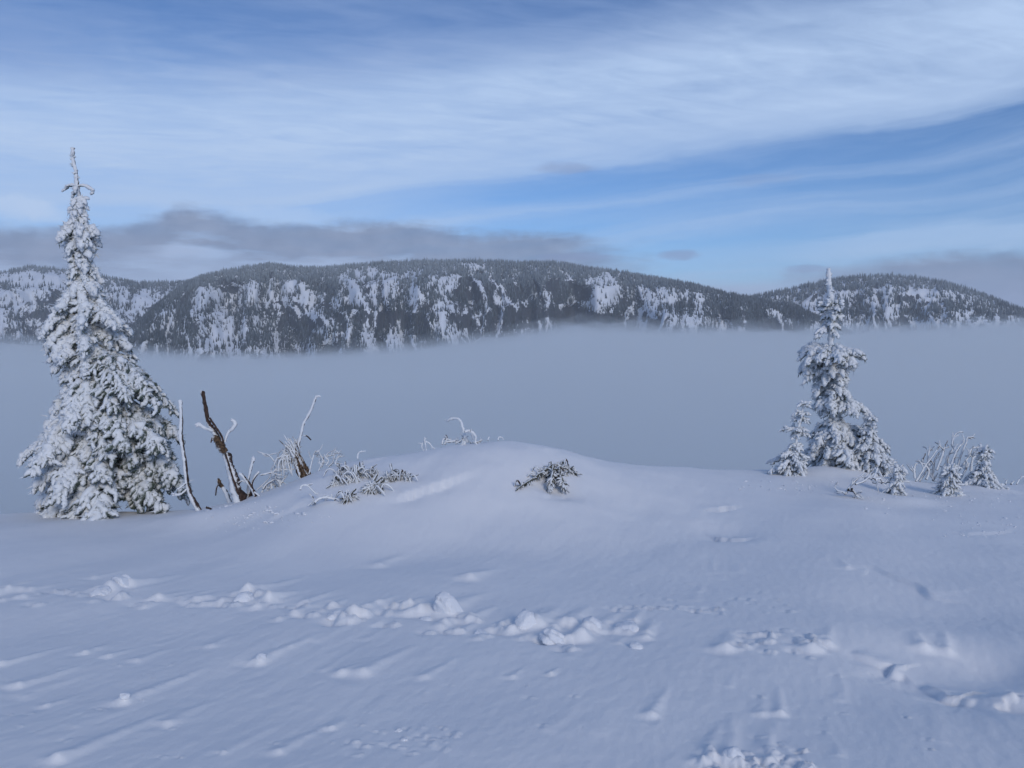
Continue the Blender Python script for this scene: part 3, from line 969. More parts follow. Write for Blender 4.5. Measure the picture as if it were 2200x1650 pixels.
def bough(parent, start, az, L, e0, e1, finger=.034, dens=1.0, bias=0.0, name='bough', spread=.34, needles=6, pad=1.0):
    """drooping branch with side shoots all loaded with rime; az clockwise from +Y"""
    mb = MB()
    n = 14
    s = np.linspace(0, 1, n)
    el = e0 + (e1 - e0) * s ** 1.2
    azs = az + rng.normal(0, .10) * s + .08 * np.sin(s * 5 + rng.uniform(0, 6))
    dirs = np.stack([np.sin(azs) * np.cos(el), np.cos(azs) * np.cos(el), np.sin(el)], 1)
    pts = start + np.concatenate([np.zeros((1, 3)), np.cumsum(dirs[:-1] * (L / (n - 1)), 0)])
    tube(mb, pts[::2], np.linspace(finger * .55, finger * .55, len(pts[::2])), 5, bias + .05, .3, 2)
    step = .062 / dens
    ks = np.arange(min(.10, .12 * L) , L, step)
    P, Dv, Ls, Rs, Bs = [], [], [], [], []
    for k in ks:
        f = k / L * (n - 1); i = min(int(f), n - 2); fr = f - i
        p = pts[i] * (1 - fr) + pts[i + 1] * fr
        d_ = dirs[i]
        side = nrm(np.cross(d_, np.array((0, 0, 1.0))))
        upv = nrm(np.cross(side, d_))
        for sg in (-1, 1):
            if rng.random() < .06: continue
            a_ = rng.uniform(.55, 1.05)
            dv = nrm(d_ * math.cos(a_) + sg * side * math.sin(a_) + upv * rng.normal(-.05, .22) + np.array((0, 0, -.18)))
            ll = (spread * L * (1 - .85 * k / L) ** .8 * (.35 + .65 * min(1, 3.2 * k / L)) + .05) * rng.uniform(.7, 1.2)
            ll = min(ll, .42)
            P.append(p); Dv.append(dv); Ls.append(min(ll, .20) if ll < .2 else ll); Rs.append(finger * rng.uniform(.75, 1.2)); Bs.append(bias + rng.normal(0, .08))
            if ll > .15:
                m_ = int(ll / .075)
                for q_ in range(m_):
                    g = (q_ + .8) / (m_ + .6)
                    sg2 = 1 if q_ % 2 else -1
                    s2 = nrm(np.cross(dv, upv))
                    d2 = nrm(dv * .75 + s2 * sg2 * .75 + np.array((0, 0, -.28)) + rng.normal(0, .12, 3))
                    pp = p + dv * ll * g; pp[2] -= .18 * ll * g * g
                    P.append(pp); Dv.append(d2); Ls.append(rng.uniform(.07, .13)); Rs.append(finger * rng.uniform(.65, 1.0)); Bs.append(bias + rng.normal(0, .10))
        if rng.random() < .5:
            P.append(p); Dv.append(nrm(d_ * .8 + upv * .5 + rng.normal(0, .2, 3))); Ls.append(rng.uniform(.06, .12)); Rs.append(finger * rng.uniform(.8, 1.15)); Bs.append(bias + .08)
    if L > .18:
        for g in np.arange(.22, .95, .17):
            i = int(g * (n - 1))
            if rng.random() < .75:
                P.append(pts[i] + np.array((0, 0, finger * .5))); Dv.append(nrm(dirs[i] + rng.normal(0, .15, 3))); Ls.append(rng.uniform(.10, .2) * min(1, L / .5 + .4)); Rs.append(finger * pad * rng.uniform(1.2, 1.9)); Bs.append(bias + .12)
    P.append(pts[-1] - dirs[-1] * .05); Dv.append(dirs[-1]); Ls.append(.13); Rs.append(finger * 1.0); Bs.append(bias)
    shoots(mb, P, Dv, Ls, Rs, np.array(Bs), needles=needles)
    o = parent.matrix_world.translation if False else parent.location
    return mb.build(name, m_frond, parent, np.array(o))


def P3(px, py, Y):
    return at(px, py, Y)


def px_m(Y):
    return Y / F


# ---------------- the tall spruce on the left
def spruce_left():
    Y0 = 10.15
    base = P3(212, 1098, Y0)
    root = empty('spruce_tree', base)
    bpy.context.view_layer.update()
    tag(root, 'tall rime-covered spruce with bare spike top at the left', 'tree')
    spine_px = [(212, 1110), (206, 1020), (197, 930), (188, 840), (180, 750), (174, 650), (171, 560), (169, 490), (168, 430), (165, 395), (163, 370), (157, 345), (156, 318)]
    spine = np.array([P3(x, y, Y0) for x, y in spine_px])
    rad = np.array([.10, .095, .085, .075, .065, .055, .045, .040, .034, .032, .030, .027, .030])
    mb = MB(); tube(mb, spine, rad * np.array([1] * 8 + [.8] * 5), 8, np.array([.05] * 8 + [.12] * 5), .36, 7)
    mb.build('trunk', m_bark, root, base)
    s = px_m(Y0)
    ylv = [400, 430, 455, 480, 505, 530, 560, 600, 640, 680, 712, 745, 775, 805, 835, 865, 900, 935, 970, 1010, 1050, 1085, 1110]
    lft = [30, 18, 20, 18, 52, 38, 32, 28, 36, 66, 84, 70, 80, 52, 60, 60, 88, 66, 116, 90, 118, 138, 138]
    rgt = [32, 18, 20, 20, 50, 38, 38, 44, 50, 70, 84, 70, 86, 88, 138, 142, 158, 152, 156, 166, 172, 168, 160]
    sy = np.array([p[1] for p in spine_px])[::-1]
    def spine_at(py):
        x = np.interp(py, sy, np.array([p[0] for p in spine_px])[::-1])
        return P3(x, py, Y0)
    # top: two drooping arms, then tight knobs
    for (py, az, L, e0, e1) in ((399, R(-80), .19, .25, -.95), (399, R(75), .22, .15, -1.15), (410, R(-60), .12, -.1, -.8), (404, R(170), .10, 0, -1)):
        bmb = MB(); st = spine_at(py)
        n = 5; el = np.linspace(e0, e1, n); dd = np.stack([np.sin(az) * np.cos(el), np.cos(az) * np.cos(el), np.sin(el)], 1)
        pts = st + np.concatenate([np.zeros((1, 3)), np.cumsum(dd[:-1] * L / (n - 1), 0)])
        tube(bmb, pts, [.012, .018, .024, .026, .016], 7, .12, .38, 4)
        shoots(bmb, pts[1:], dd[1:] + rng.normal(0, .5, (4, 3)), np.full(4, .06), np.full(4, .017), .1)
        bmb.build('bough', m_frond, root, base)
    mb = MB(); k_ = 26
    lp = np.array([spine_at(y) for y in rng.uniform(322, 420, k_)])
    dv = nrm(np.stack([rng.normal(-.3, .8, k_), rng.normal(-.3, .8, k_), rng.normal(.2, .4, k_)], 1))
    shoots(mb, lp, dv, rng.uniform(.02, .055, k_), rng.uniform(.008, .016, k_), .1)
    tag(mb.build('rime_spikes', m_frond, root, base), kind='stuff')
    for py in np.arange(426, 500, 8.5):
        half = np.interp(py, ylv, lft) * s * 1.05
        for k in range(5):
            az = rng.uniform(0, 2 * np.pi)
            bough(root, spine_at(py), az, max(.05, (half - .05) * rng.uniform(.8, 1.15)), rng.uniform(-.3, .3), rng.uniform(-1.3, -.8), .027, 1.2, .14, needles=3)
    cnt = 0
    for py in np.concatenate([np.arange(500, 660, 12.5), np.arange(660, 1100, 15.5)]):
        hl, hr = np.interp(py, ylv, lft) * s, np.interp(py, ylv, rgt) * s
        t = (py - 500) / 600
        nb = 5 if py < 660 else 6
        a0 = rng.uniform(0, 6.28)
        for k in range(nb):
            az = a0 + (k + rng.uniform(-.25, .25)) / nb * 2 * np.pi
            sx = math.sin(az)
            half = hr if sx > 0 else hl
            reach = half * abs(sx) + (hl + hr) / 2 * (1 - abs(sx))
            if math.cos(az) > .55 and rng.random() < .45: continue      # a few fewer on the far side
            e0 = rng.uniform(-.45, -.05) - .15 * t
            e1 = rng.uniform(-1.35, -.80) - .05 * t
            reach = max(reach - .11, .06)
            L = reach / (.60) * rng.uniform(.60, 1.08)
            up_ = L * .52
            st = spine_at(max(py - up_ / s, 420))
            if st[2] < base[2] + .12: continue
            tipz = st[2] - L * .62
            if tipz < base[2] - .02: L *= max(.5, (st[2] - base[2]) / (L * .62 + 1e-6))
            b = .03 if sx < .15 else (.0 - .24 * ss(sx, .15, .8) * ss(t, .35, .65))
            bough(root, st, az, max(L, .12), e0, e1, (.028 + .008 * t) * rng.uniform(.75, 1.35), .95, b, spread=.27, needles=6)
            cnt += 1
    return root


spruce_left()


# ---------------- the small spruce on the right, wind-shaped in tiers
def tiers(root, base, spine, Y0, levels, finger, dens=1.0, bias=.08):
    """levels: (pixel y of the bough tips, half width px left, right, boughs, droop start, droop end)"""
    s = px_m(Y0)
    sy = np.array([p[1] for p in spine]); sx_ = np.array([p[0] for p in spine])
    o = np.argsort(sy)
    def spine_at(py):
        return P3(np.interp(py, sy[o], sx_[o]), py, Y0)
    for (py, hl, hr, nb, e0, e1) in levels:
        a0 = rng.uniform(0, 6.28)
        for k in range(nb):
            az = a0 + (k + rng.uniform(-.3, .3)) / nb * 2 * np.pi
            sx = math.sin(az)
            half = (hr if sx > 0 else hl) * s
            reach = max(half * abs(sx) + (hl + hr) / 2 * s * (1 - abs(sx)) - 1.5 * finger, .03)
            em = .5 * (e0 + e1)
            L = max(reach / max(math.cos(em), .35) * rng.uniform(.8, 1.08), .07)
            st = spine_at(py + math.sin(em) * L / s * .9)
            bough(root, st, az, L, e0 + rng.normal(0, .1), e1 + rng.normal(0, .12), finger * rng.uniform(.85, 1.1), dens, bias + rng.normal(0, .04), needles=7, pad=.66)


def spruce_right():
    Y0 = 12.3
    base = P3(1796, 1012, Y0)
    root = empty('spruce_tree', base)
    tag(root, 'wind-shaped rimed spruce with a pole-like top on the right', 'tree')
    spine = [(1798, 1020), (1795, 960), (1793, 900), (1788, 840), (1784, 780), (1785, 735), (1786, 700), (1785, 655), (1784, 630), (1781, 605), (1780, 578)]
    pts = np.array([P3(x, y, Y0) for x, y in spine])
    mb = MB(); tube(mb, pts, [.085, .08, .075, .065, .055, .045, .042, .046, .042, .036, .034], 8, np.array([0, 0, 0, 0, .05, .2, .2, .2, .2, .15, .1]), .32, 8)
    mb.build('trunk', m_bark, root, base)
    mb = MB(); k_ = 40
    lp = np.array([P3(np.interp(y, [578, 605, 655, 735], [1780, 1781, 1785, 1785]), y, Y0) for y in rng.uniform(582, 740, k_)])
    dv = nrm(np.stack([rng.normal(-.3, .8, k_), rng.normal(-.3, .8, k_), rng.normal(.1, .4, k_)], 1))
    shoots(mb, lp, dv, rng.uniform(.035, .085, k_), rng.uniform(.012, .022, k_), .1)
    tag(mb.build('rime_spikes', m_frond, root, base), kind='stuff')
    lv = [(652, 30, 28, 5, .25, -.35), (664, 26, 32, 4, .2, -.4), (682, 22, 26, 4, .0, -.7), (700, 22, 20, 3, -.1, -.9), (716, 42, 14, 3, -.2, -.9),
          (756, 76, 62, 9, .35, -.45), (768, 80, 72, 9, .25, -.65), (785, 76, 48, 8, .1, -.85), (800, 66, 40, 8, 0, -.95), (818, 56, 36, 7, -.1, -1.0), (836, 44, 40, 6, -.2, -1.1), (852, 34, 48, 5, -.3, -1.1),
          (872, 46, 66, 6, -.2, -1.0), (888, 26, 80, 6, -.2, -1.0), (905, 18, 30, 4, -.3, -1.2), (925, 46, 44, 6, -.1, -1.0), (942, 56, 62, 7, -.1, -1.0), (960, 56, 86, 8, -.2, -1.0), (980, 60, 108, 9, -.2, -1.0),
          (1000, 56, 124, 10, -.2, -.9), (1012, 46, 132, 10, -.2, -.8)]
    tiers(root, base, spine, Y0, lv, .033, 1.05, .0)
    return root


spruce_right()


def small_tree(px_base, py_base, Y0, spine, levels, finger, label, name='spruce_sapling', tr=(.03, .018), cat='sapling', bias=.02, dens=1.15):
    base = P3(px_base, py_base, Y0)
    root = empty(name, base)
    tag(root, label, cat)
    pts = np.array([P3(x, y, Y0) for x, y in spine])
    mb = MB(); tube(mb, pts, np.linspace(tr[0], tr[1], len(pts)), 7, .2, .25, 4)
    mb.build('trunk', m_bark, root, base)
    tiers(root, base, spine, Y0, levels, finger, dens, bias)
    return root


small_tree(1702, 1042, 11.5, [(1702, 1048), (1704, 1000), (1710, 950), (1716, 915), (1722, 890), (1728, 864)],
           [(868, 8, 8, 3, .3, -.2), (888, 18, 10, 4, .3, -.2), (900, 16, 14, 3, .2, -.4), (922, 34, 20, 4, .2, -.1), (934, 16, 28, 5, .2, -.5), (960, 18, 16, 5, 0, -.8),
            (978, 34, 24, 6, 0, -.7), (996, 46, 28, 7, 0, -.7), (1012, 54, 30, 7, -.05, -.7), (1028, 50, 30, 7, -.1, -.8), (1040, 36, 26, 6, -.2, -.9)],
           .022, 'thin rimed young spruce with open cross-like top left of the pole-topped spruce')
small_tree(1872, 1018, 11.9, [(1880, 1022), (1872, 980), (1866, 940), (1868, 910), (1872, 894)],
           [(898, 12, 14, 4, .4, -.2), (912, 14, 13, 4, .2, -.6), (928, 16, 12, 5, 0, -.8), (944, 26, 18, 5, 0, -.8), (962, 36, 30, 7, 0, -.8), (982, 40, 42, 8, 0, -.8), (1000, 46, 54, 8, -.1, -.8), (1014, 48, 62, 8, -.2, -.8)],
           .026, 'rime-bearded young spruce leaning on the right side of the pole-topped spruce')
small_tree(1914, 1090, 10.4, [(1912, 1094), (1916, 1070), (1920, 1050), (1926, 1030), (1932, 1004)],
           [(1006, 12, 12, 5, .3, -.3), (1020, 16, 14, 5, .1, -.7), (1036, 20, 16, 6, .1, -.8), (1052, 14, 26, 5, 0, -.7), (1066, 16, 16, 5, 0, -.8), (1082, 16, 16, 5, -.1, -.9)],
           .020, 'small crooked rimed sapling standing nearest below the right spruce group')
small_tree(2038, 1084, 10.5, [(2042, 1090), (2040, 1060), (2042, 1030), (2046, 1004)],
           [(1006, 10, 10, 4, .3, -.3), (1018, 24, 14, 6, .25, -.4), (1030, 26, 16, 6, .1, -.7), (1042, 22, 18, 6, .1, -.7), (1056, 34, 26, 7, .1, -.6), (1068, 40, 32, 8, 0, -.7), (1080, 34, 30, 7, -.1, -.8)],
           .020, 'round bushy rimed sapling in front of the bare twigs')
small_tree(2112, 1048, 11.4, [(2116, 1054), (2114, 1030), (2112, 1005), (2112, 985), (2116, 964)],
           [(966, 10, 14, 5, .3, -.3), (976, 10, 14, 5, .1, -.8), (990, 9, 9, 4, 0, -.9), (1004, 14, 14, 5, 0, -.8), (1018, 24, 26, 7, 0, -.7), (1030, 36, 34, 8, 0, -.6), (1042, 46, 40, 8, -.05, -.6)],
           .021, 'rimed sapling with a narrow white cap, farthest right', bias=.0)


# ---------------- dead stems and broken wood on the left
def rimed_tuft(mb, p, r, n=6):
    dv = nrm(np.array((-.5, -.4, .3)) + rng.normal(0, .7, (n, 3)))
    shoots(mb, np.repeat(p[None], n, 0), dv, rng.uniform(.8, 2.0, n) * r, np.full(n, r * .55), .25, 5, 5, 0, .1)


def stem_thing(name, label, cat, base_px, Y0, parts, group=None):
    """parts: (part name, material, [(px, py, depth offset, radius m, rime bias)...], tuft?)"""
    base = P3(base_px[0], base_px[1], Y0)
    root = empty(name, base)
    tag(root, label, cat, group)
    for pn, m_, pts, tuft in parts:
        mb = MB()
        tube(mb, [P3(p[0], p[1], Y0 + p[2]) for p in pts], [p[3] for p in pts], 8, np.array([p[4] for p in pts]), .26, 5, True, np.array((-.86, -.28, .42)), .75)
        part = mb.build(pn, m_, root, base)
        if tuft:
            mb = MB()
            rimed_tuft(mb, P3(pts[-1][0], pts[-1][1], Y0 + pts[-1][2]), tuft)
            mb.build('rime_tuft', m_rime, part, base)
    return root


stem_thing('dead_tree', 'thin white dead stem leaning beside the tall left spruce', 'dead tree', (440, 1112), 9.5, [
    ('stem', m_bark, [(442, 1116, 0, .040, -.1), (420, 1085, 0, .036, .0), (406, 1055, 0, .028, .05), (400, 1025, 0, .026, .12), (396, 985, 0, .026, .12), (390, 950, 0, .026, .2), (388, 932, 0, .026, .3), (389, 900, 0, .024, .35), (387, 860, 0, .022, .5)], 0),
    ('twig', m_bark, [(387, 945, 0, .012, .0), (383, 938, 0, .012, .1), (385, 925, -.02, .008, .0)], 0),
    ('twig', m_bark, [(402, 1050, 0, .012, .4), (388, 1062, -.05, .016, .5), (374, 1062, -.1, .016, .5)], .02),
    ('twig', m_bark, [(402, 1035, 0, .012, .4), (394, 1042, -.05, .014, .5), (384, 1050, -.1, .012, .5)], .015)])
stem_thing('dead_tree', 'broken brown dead tree stem with split top and frosted foot', 'dead tree', (520, 1088), 9.6, [
    ('trunk', m_bark, [(524, 1096, 0, .095, -.02), (514, 1070, 0, .088, .04), (505, 1045, 0, .070, .22), (499, 1020, 0, .060, .28), (493, 1000, 0, .052, .28), (487, 975, 0, .046, .15)], 0),
    ('split_stub', m_wood, [(484, 972, -.02, .050, -.35), (474, 958, -.03, .050, -.45), (466, 946, -.03, .046, -.4), (460, 938, -.03, .036, -.2)], 0),
    ('upper_stem', m_bark, [(478, 962, .03, .024, .2), (464, 935, .03, .034, .1), (452, 916, .02, .032, .0), (446, 900, 0, .026, -.6), (441, 875, 0, .026, -.6), (437, 850, 0, .024, -.6), (434, 842, 0, .030, -.2)], .016),
    ('upper_branch', m_bark, [(482, 968, -.03, .018, -.5), (477, 940, -.03, .016, -.5), (465, 920, -.03, .014, -.5), (450, 898, -.02, .014, -.5)], 0),
    ('branch', m_bark, [(456, 925, -.02, .016, .5), (440, 920, -.08, .024, .6), (427, 911, -.12, .028, .6)], .030),
    ('branch', m_bark, [(483, 950, .0, .014, .5), (490, 930, .02, .018, .6), (500, 920, .02, .026, .6), (505, 910, .02, .026, .6), (499, 902, .02, .020, .6)], .016),
    ('twig', m_bark, [(456, 940, -.05, .010, -.6), (453, 950, -.06, .010, -.6)], 0),
    ('bark_strip', m_bark, [(521, 1082, -.08, .020, -.5), (508, 1050, -.08, .020, -.4), (497, 1020, -.07, .016, -.3), (490, 995, -.06, .016, -.4), (484, 975, -.05, .014, -.5)], 0)])
stem_thing('dead_stub', 'short grey broken stub with red-brown tip between the dead stems', 'stub', (496, 1088), 9.9, [
    ('stem', m_bark, [(498, 1094, 0, .030, .35), (488, 1065, 0, .026, .4), (478, 1045, 0, .022, .3)], 0),
    ('tip', m_wood, [(478, 1046, -.01, .026, -.6), (471, 1036, -.01, .026, -.6), (469, 1029, -.01, .020, -.5)], 0),
    ('twig', m_bark, [(472, 1040, -.03, .008, -.6), (466, 1046, -.03, .010, -.6), (463, 1064, -.03, .008, -.6)], 0)])
stem_thing('dead_branch', 'dark forked dead branch just right of the broken brown stem', 'branch', (550, 1090), 9.55, [
    ('stem', m_bark, [(551, 1092, 0, .028, -.3), (550, 1070, 0, .022, -.4), (543, 1052, 0, .022, -.2), (532, 1036, 0, .022, -.1), (522, 1024, 0, .018, .1), (517, 1018, 0, .018, .4)], .02),
    ('fork', m_bark, [(540, 1046, 0, .016, -.3), (543, 1034, .03, .014, -.3), (549, 1022, .05, .016, .3), (556, 1014, .08, .016, .5)], .016),
    ('fork', m_bark, [(533, 1034, 0, .012, .0), (536, 1020, -.02, .014, .4), (539, 1004, -.02, .018, .5), (545, 984, -.02, .022, .5)], .022),
    ('fork', m_bark, [(534, 1040, .02, .012, -.2), (522, 1033, .02, .012, .0), (512, 1037, .03, .010, -.2)], 0),
    ('twig', m_bark, [(544, 1055, 0, .010, .2), (556, 1065, -.05, .010, .3), (568, 1080, -.1, .010, .3), (571, 1092, -.12, .008, .3)], 0)])
stem_thing('dead_stub', 'upright two-toned stub behind the dark forked branch', 'stub', (536, 1078), 9.75, [
    ('stem', m_bark, [(536, 1084, 0, .040, -.6), (536, 1068, 0, .036, -.3), (536, 1050, 0, .034, .3), (537, 1040, 0, .032, .5)], 0)])
# leaning stump with a long white whip
st = stem_thing('broken_stump', 'ragged brown broken stump leaning on the snow mound with a white whip', 'stump', (655, 1026), 9.75, [
    ('stem', m_wood, [(660, 1032, 0, .085, -.55), (652, 1015, 0, .075, -.5), (645, 1000, 0, .068, -.45), (638, 985, 0, .062, -.25), (631, 968, 0, .055, .0)], 0),
    ('whip', m_bark, [(640, 975, .02, .018, .3), (641, 955, .03, .018, .5), (646, 935, .04, .018, .5), (651, 912, .05, .018, .5), (661, 894, .06, .018, .5), (669, 878, .06, .018, .5), (675, 862, .06, .016, .5), (679, 851, .06, .016, .5)], 0),
    ('whip_tip', m_bark, [(679, 852, .06, .014, .5), (684, 851, .06, .014, .6), (688, 852, .06, .012, .6)], 0),
    ('twig', m_bark, [(652, 935, .04, .009, .2), (659, 937, .02, .009, -.6), (664, 941, 0, .008, -.6), (668, 945, 0, .008, -.5)], 0)])
mb = MB()
for k in range(46):                       # torn splinters round the top
    p = P3(634 + rng.normal(0, 6), 978 + rng.normal(0, 10), 9.75 + rng.normal(0, .04))
    tgt = p + np.array((rng.normal(-.05, .06), rng.normal(-.02, .05), rng.uniform(.05, .20)))
    tube(mb, [p, (p + tgt) / 2 + rng.normal(0, .01, 3), tgt], [.012, .010, .005], 4, rng.uniform(-.1, .4), .2, 2)
for k in range(34):                       # frosted fibres hanging on its left
    p = P3(628 + rng.normal(0, 7), 972 + rng.normal(0, 8), 9.72)
    q_ = p + np.array((rng.uniform(-.20, .0), rng.normal(0, .06), -rng.uniform(.08, .30)))
    md = (p + q_) / 2 + np.array((-.05, 0, .05))
    tube(mb, [p, md, q_], [.008, .009, .006], 4, rng.uniform(.0, .5), .2, 3)
for k in range(22):                       # long torn strips down the stem
    a_ = rng.uniform(0, 6.28); g0, g1 = sorted(rng.uniform(0, 1, 2)); g1 = min(1, g0 + .35 + .5 * (g1 - g0))
    ctr = [(660, 1032, .088), (645, 1000, .072), (631, 966, .060)]
    pp = []
    for g in np.linspace(g0, g1, 4):
        x_, y_, r_ = (np.interp(g, (0, .5, 1), [c_[q2] for c_ in ctr]) for q2 in range(3))
        pp.append(P3(x_, y_, 9.75) + np.array((math.cos(a_) * r_, math.sin(a_) * r_, 0)) * rng.uniform(.85, 1.12))
    tube(mb, pp, [.014, .018, .016, .006], 4, rng.uniform(-.5, .05), .3, 2)
mb.build('splinters', m_wood, st, np.array(st.location))


# ---------------- shrubs of frosted twigs
def twig_shrub(label, stems, Y0, base_px, name='bare_shrub', cat='shrub', r=.013, bias=.25, sub=3, sub_len=.16, spread=.5, group=None):
    """stems: pixel polylines; each becomes a stem with side twigs"""
    if Y0 is None:
        Y0 = px2ground(*base_px)[1] - .03
    base = P3(base_px[0], base_px[1], Y0)
    root = empty(name, base)
    tag(root, label, cat, group)
    for st_ in stems:
        mb = MB()
        dz = rng.normal(0, .10)
        pts = np.array([P3(x, y, Y0 + dz + .03 * k) for k, (x, y) in enumerate(st_)])
        rr = np.linspace(r * 1.15, r * .8, len(pts)) * rng.uniform(.85, 1.15)
        Pn = tube(mb, pts, rr, 6, bias + rng.normal(0, .08), .28, 4)
        for _ in range(sub):
            i = rng.integers(len(Pn) // 3, len(Pn) - 1)
            d_ = nrm(Pn[min(i + 1, len(Pn) - 1)] - Pn[i - 1])
            d_ = nrm(d_ + rng.normal(0, spread, 3) + np.array((0, 0, .15)))
            l_ = sub_len * rng.uniform(.4, 1.1)
            p1 = Pn[i] + d_ * l_ * .5; p2 = Pn[i] + nrm(d_ + rng.normal(0, .4, 3)) * l_
            tube(mb, [Pn[i], p1, p2], [r * .6, r * .65, r * .5], 5, bias + rng.normal(0, .1), .3, 2)
        mb.build('stem', m_bark, root, base)
    return root


twig_shrub('tangle of thin frosted twigs between the dark forked branch and the stump',
           [[(552, 1052), (566, 1040), (580, 1024), (584, 1005), (594, 992), (598, 975)], [(596, 998), (595, 1010), (594, 1022)], [(584, 1050), (582, 1035), (590, 1028), (604, 1032)],
            [(565, 1050), (575, 1038), (595, 1030), (600, 1048)], [(598, 985), (610, 975), (618, 962)], [(590, 992), (582, 982), (575, 978)], [(572, 1060), (580, 1045), (588, 1040), (592, 1050)],
            [(560, 1020), (580, 1016), (600, 1010), (632, 1008)], [(600, 992), (612, 990), (625, 985)], [(560, 1065), (566, 1050), (572, 1046)], [(604, 1052), (602, 1040), (608, 1034)]],
           9.85, (580, 1055), r=.012, bias=.22, sub=5)
twig_shrub('low grey twigs on the skyline just right of the stump',
           [[(664, 1018), (668, 1000), (672, 985), (676, 972), (684, 970)], [(690, 1004), (696, 990), (688, 978), (680, 976)], [(684, 1012), (690, 1000), (694, 990)], [(700, 1000), (706, 990), (702, 982), (712, 978)],
            [(705, 1003), (716, 994), (728, 998)], [(710, 1000), (718, 985), (716, 975)], [(720, 998), (724, 985), (730, 980)]], 9.75, (695, 1002), r=.009, bias=.12, sub=6, sub_len=.12)
twig_shrub('bent frosted twig loops lying on the slope left of the mound bushes',
           [[(645, 1052), (648, 1044), (658, 1042), (668, 1050), (680, 1062)], [(666, 1062), (672, 1070), (674, 1082)], [(676, 1080), (684, 1072), (700, 1068), (718, 1072)], [(664, 1100), (680, 1095), (700, 1090), (716, 1086)], [(696, 1066), (700, 1076), (694, 1080)]],
           None, (680, 1088), r=.012, bias=.28, sub=4, sub_len=.1)
twig_shrub('small frosted hook of a twig on the left shoulder of the mound', [[(768, 986), (769, 976), (773, 971), (780, 970), (786, 969)]], 9.7, (768, 984), r=.009, bias=.4, sub=2, sub_len=.06)
twig_shrub('frosted twigs arching like a claw on the mound crest',
           [[(912, 970), (906, 960), (910, 948)], [(916, 969), (914, 955), (912, 946), (915, 942)], [(913, 948), (922, 952), (928, 960), (934, 964)]], 9.95, (918, 968), r=.012, bias=.4, sub=1, sub_len=.06)
twig_shrub('tall curled frosted twig standing on top of the mound',
           [[(997, 956), (999, 942), (997, 930), (994, 918), (990, 905), (982, 899), (970, 899), (961, 904)], [(998, 928), (1008, 925), (1014, 932), (1016, 944)], [(1010, 926), (1020, 934), (1022, 946)], [(996, 945), (992, 955), (986, 960)], [(1000, 940), (1004, 950)]],
           10.0, (997, 954), r=.018, bias=.42, sub=2, sub_len=.09)
twig_shrub('low dark frosted twigs beside the curled twig on the mound crest',
           [[(950, 955), (952, 944), (958, 941)], [(955, 955), (960, 944), (968, 946)], [(958, 950), (975, 948), (994, 950)], [(978, 953), (990, 946), (998, 938)], [(1010, 950), (1025, 949), (1036, 945)]], 10.02, (975, 955), r=.012, bias=.05, sub=5, sub_len=.09)
twig_shrub('two tiny frosted twig tips right of the curled twig on the crest', [[(1048, 946), (1050, 940), (1052, 939)], [(1070, 946), (1072, 939), (1078, 940), (1082, 945)]], 10.0, (1060, 946), r=.008, bias=.4, sub=0)
twig_shrub('fan of bare frosted upright twigs right of the spruce group',
           [[(1968, 1034), (1980, 1015), (1988, 1000), (2000, 985), (2016, 962)], [(2004, 1030), (2005, 1005), (2010, 985), (2020, 970)], [(2012, 1010), (2020, 990), (2026, 972), (2028, 962)], [(1990, 1030), (1996, 1010), (1984, 995), (1982, 985)],
            [(2050, 1020), (2050, 990), (2052, 970), (2046, 955), (2048, 940), (2056, 930)], [(2056, 1020), (2060, 990), (2068, 968), (2076, 950), (2078, 940), (2088, 942)], [(2060, 1010), (2075, 990), (2084, 970), (2090, 962), (2108, 962)],
            [(2034, 1005), (2034, 985), (2040, 975)], [(1966, 1028), (1964, 1012), (1966, 1000)], [(1994, 1010), (2000, 1022), (2008, 1034)], [(2040, 1010), (2048, 985), (2056, 966)], [(2086, 1012), (2088, 992), (2092, 982), (2098, 982)],
            [(1975, 1034), (1990, 1012), (1998, 1000)], [(2062, 1030), (2074, 1010), (2082, 995)], [(1996, 1000), (1994, 980), (1996, 968)], [(2020, 1028), (2026, 1005), (2036, 990)], [(2056, 968), (2062, 958), (2068, 952)]],
           11.9, (2025, 1034), r=.016, bias=-.02, sub=4, sub_len=.18, spread=.35)
twig_shrub('small frosted twigs at the far right edge of the snow', [[(2184, 1040), (2190, 1030), (2198, 1024), (2210, 1022)], [(2160, 1040), (2162, 1033)], [(2172, 1040), (2178, 1034)]], 11.9, (2188, 1040), r=.011, bias=.2, sub=2, sub_len=.08)
twig_shrub('fallen dark forked branch lying below the right spruce group',
           [[(1815, 1062), (1826, 1045), (1840, 1030), (1855, 1018)], [(1838, 1040), (1855, 1034), (1865, 1026), (1868, 1022)], [(1876, 1028), (1882, 1016), (1884, 1010)], [(1872, 1030), (1880, 1036), (1884, 1040)], [(1822, 1052), (1834, 1056), (1842, 1060)], [(1816, 1060), (1808, 1056), (1798, 1054)], [(1880, 1030), (1890, 1028), (1896, 1034)],
            [(1830, 1050), (1838, 1062), (1834, 1068)]], None, (1826, 1066), name='fallen_branch', cat='branch', r=.014, bias=.02, sub=4, sub_len=.14)
twig_shrub('short dark twig lying in the snow left of the broken stem', [[(443, 1090), (452, 1093), (458, 1097), (468, 1095)], [(470, 1098), (478, 1102), (484, 1104)]], None, (462, 1106), name='fallen_twig', cat='twig', r=.012, bias=-.35, sub=1, sub_len=.05)


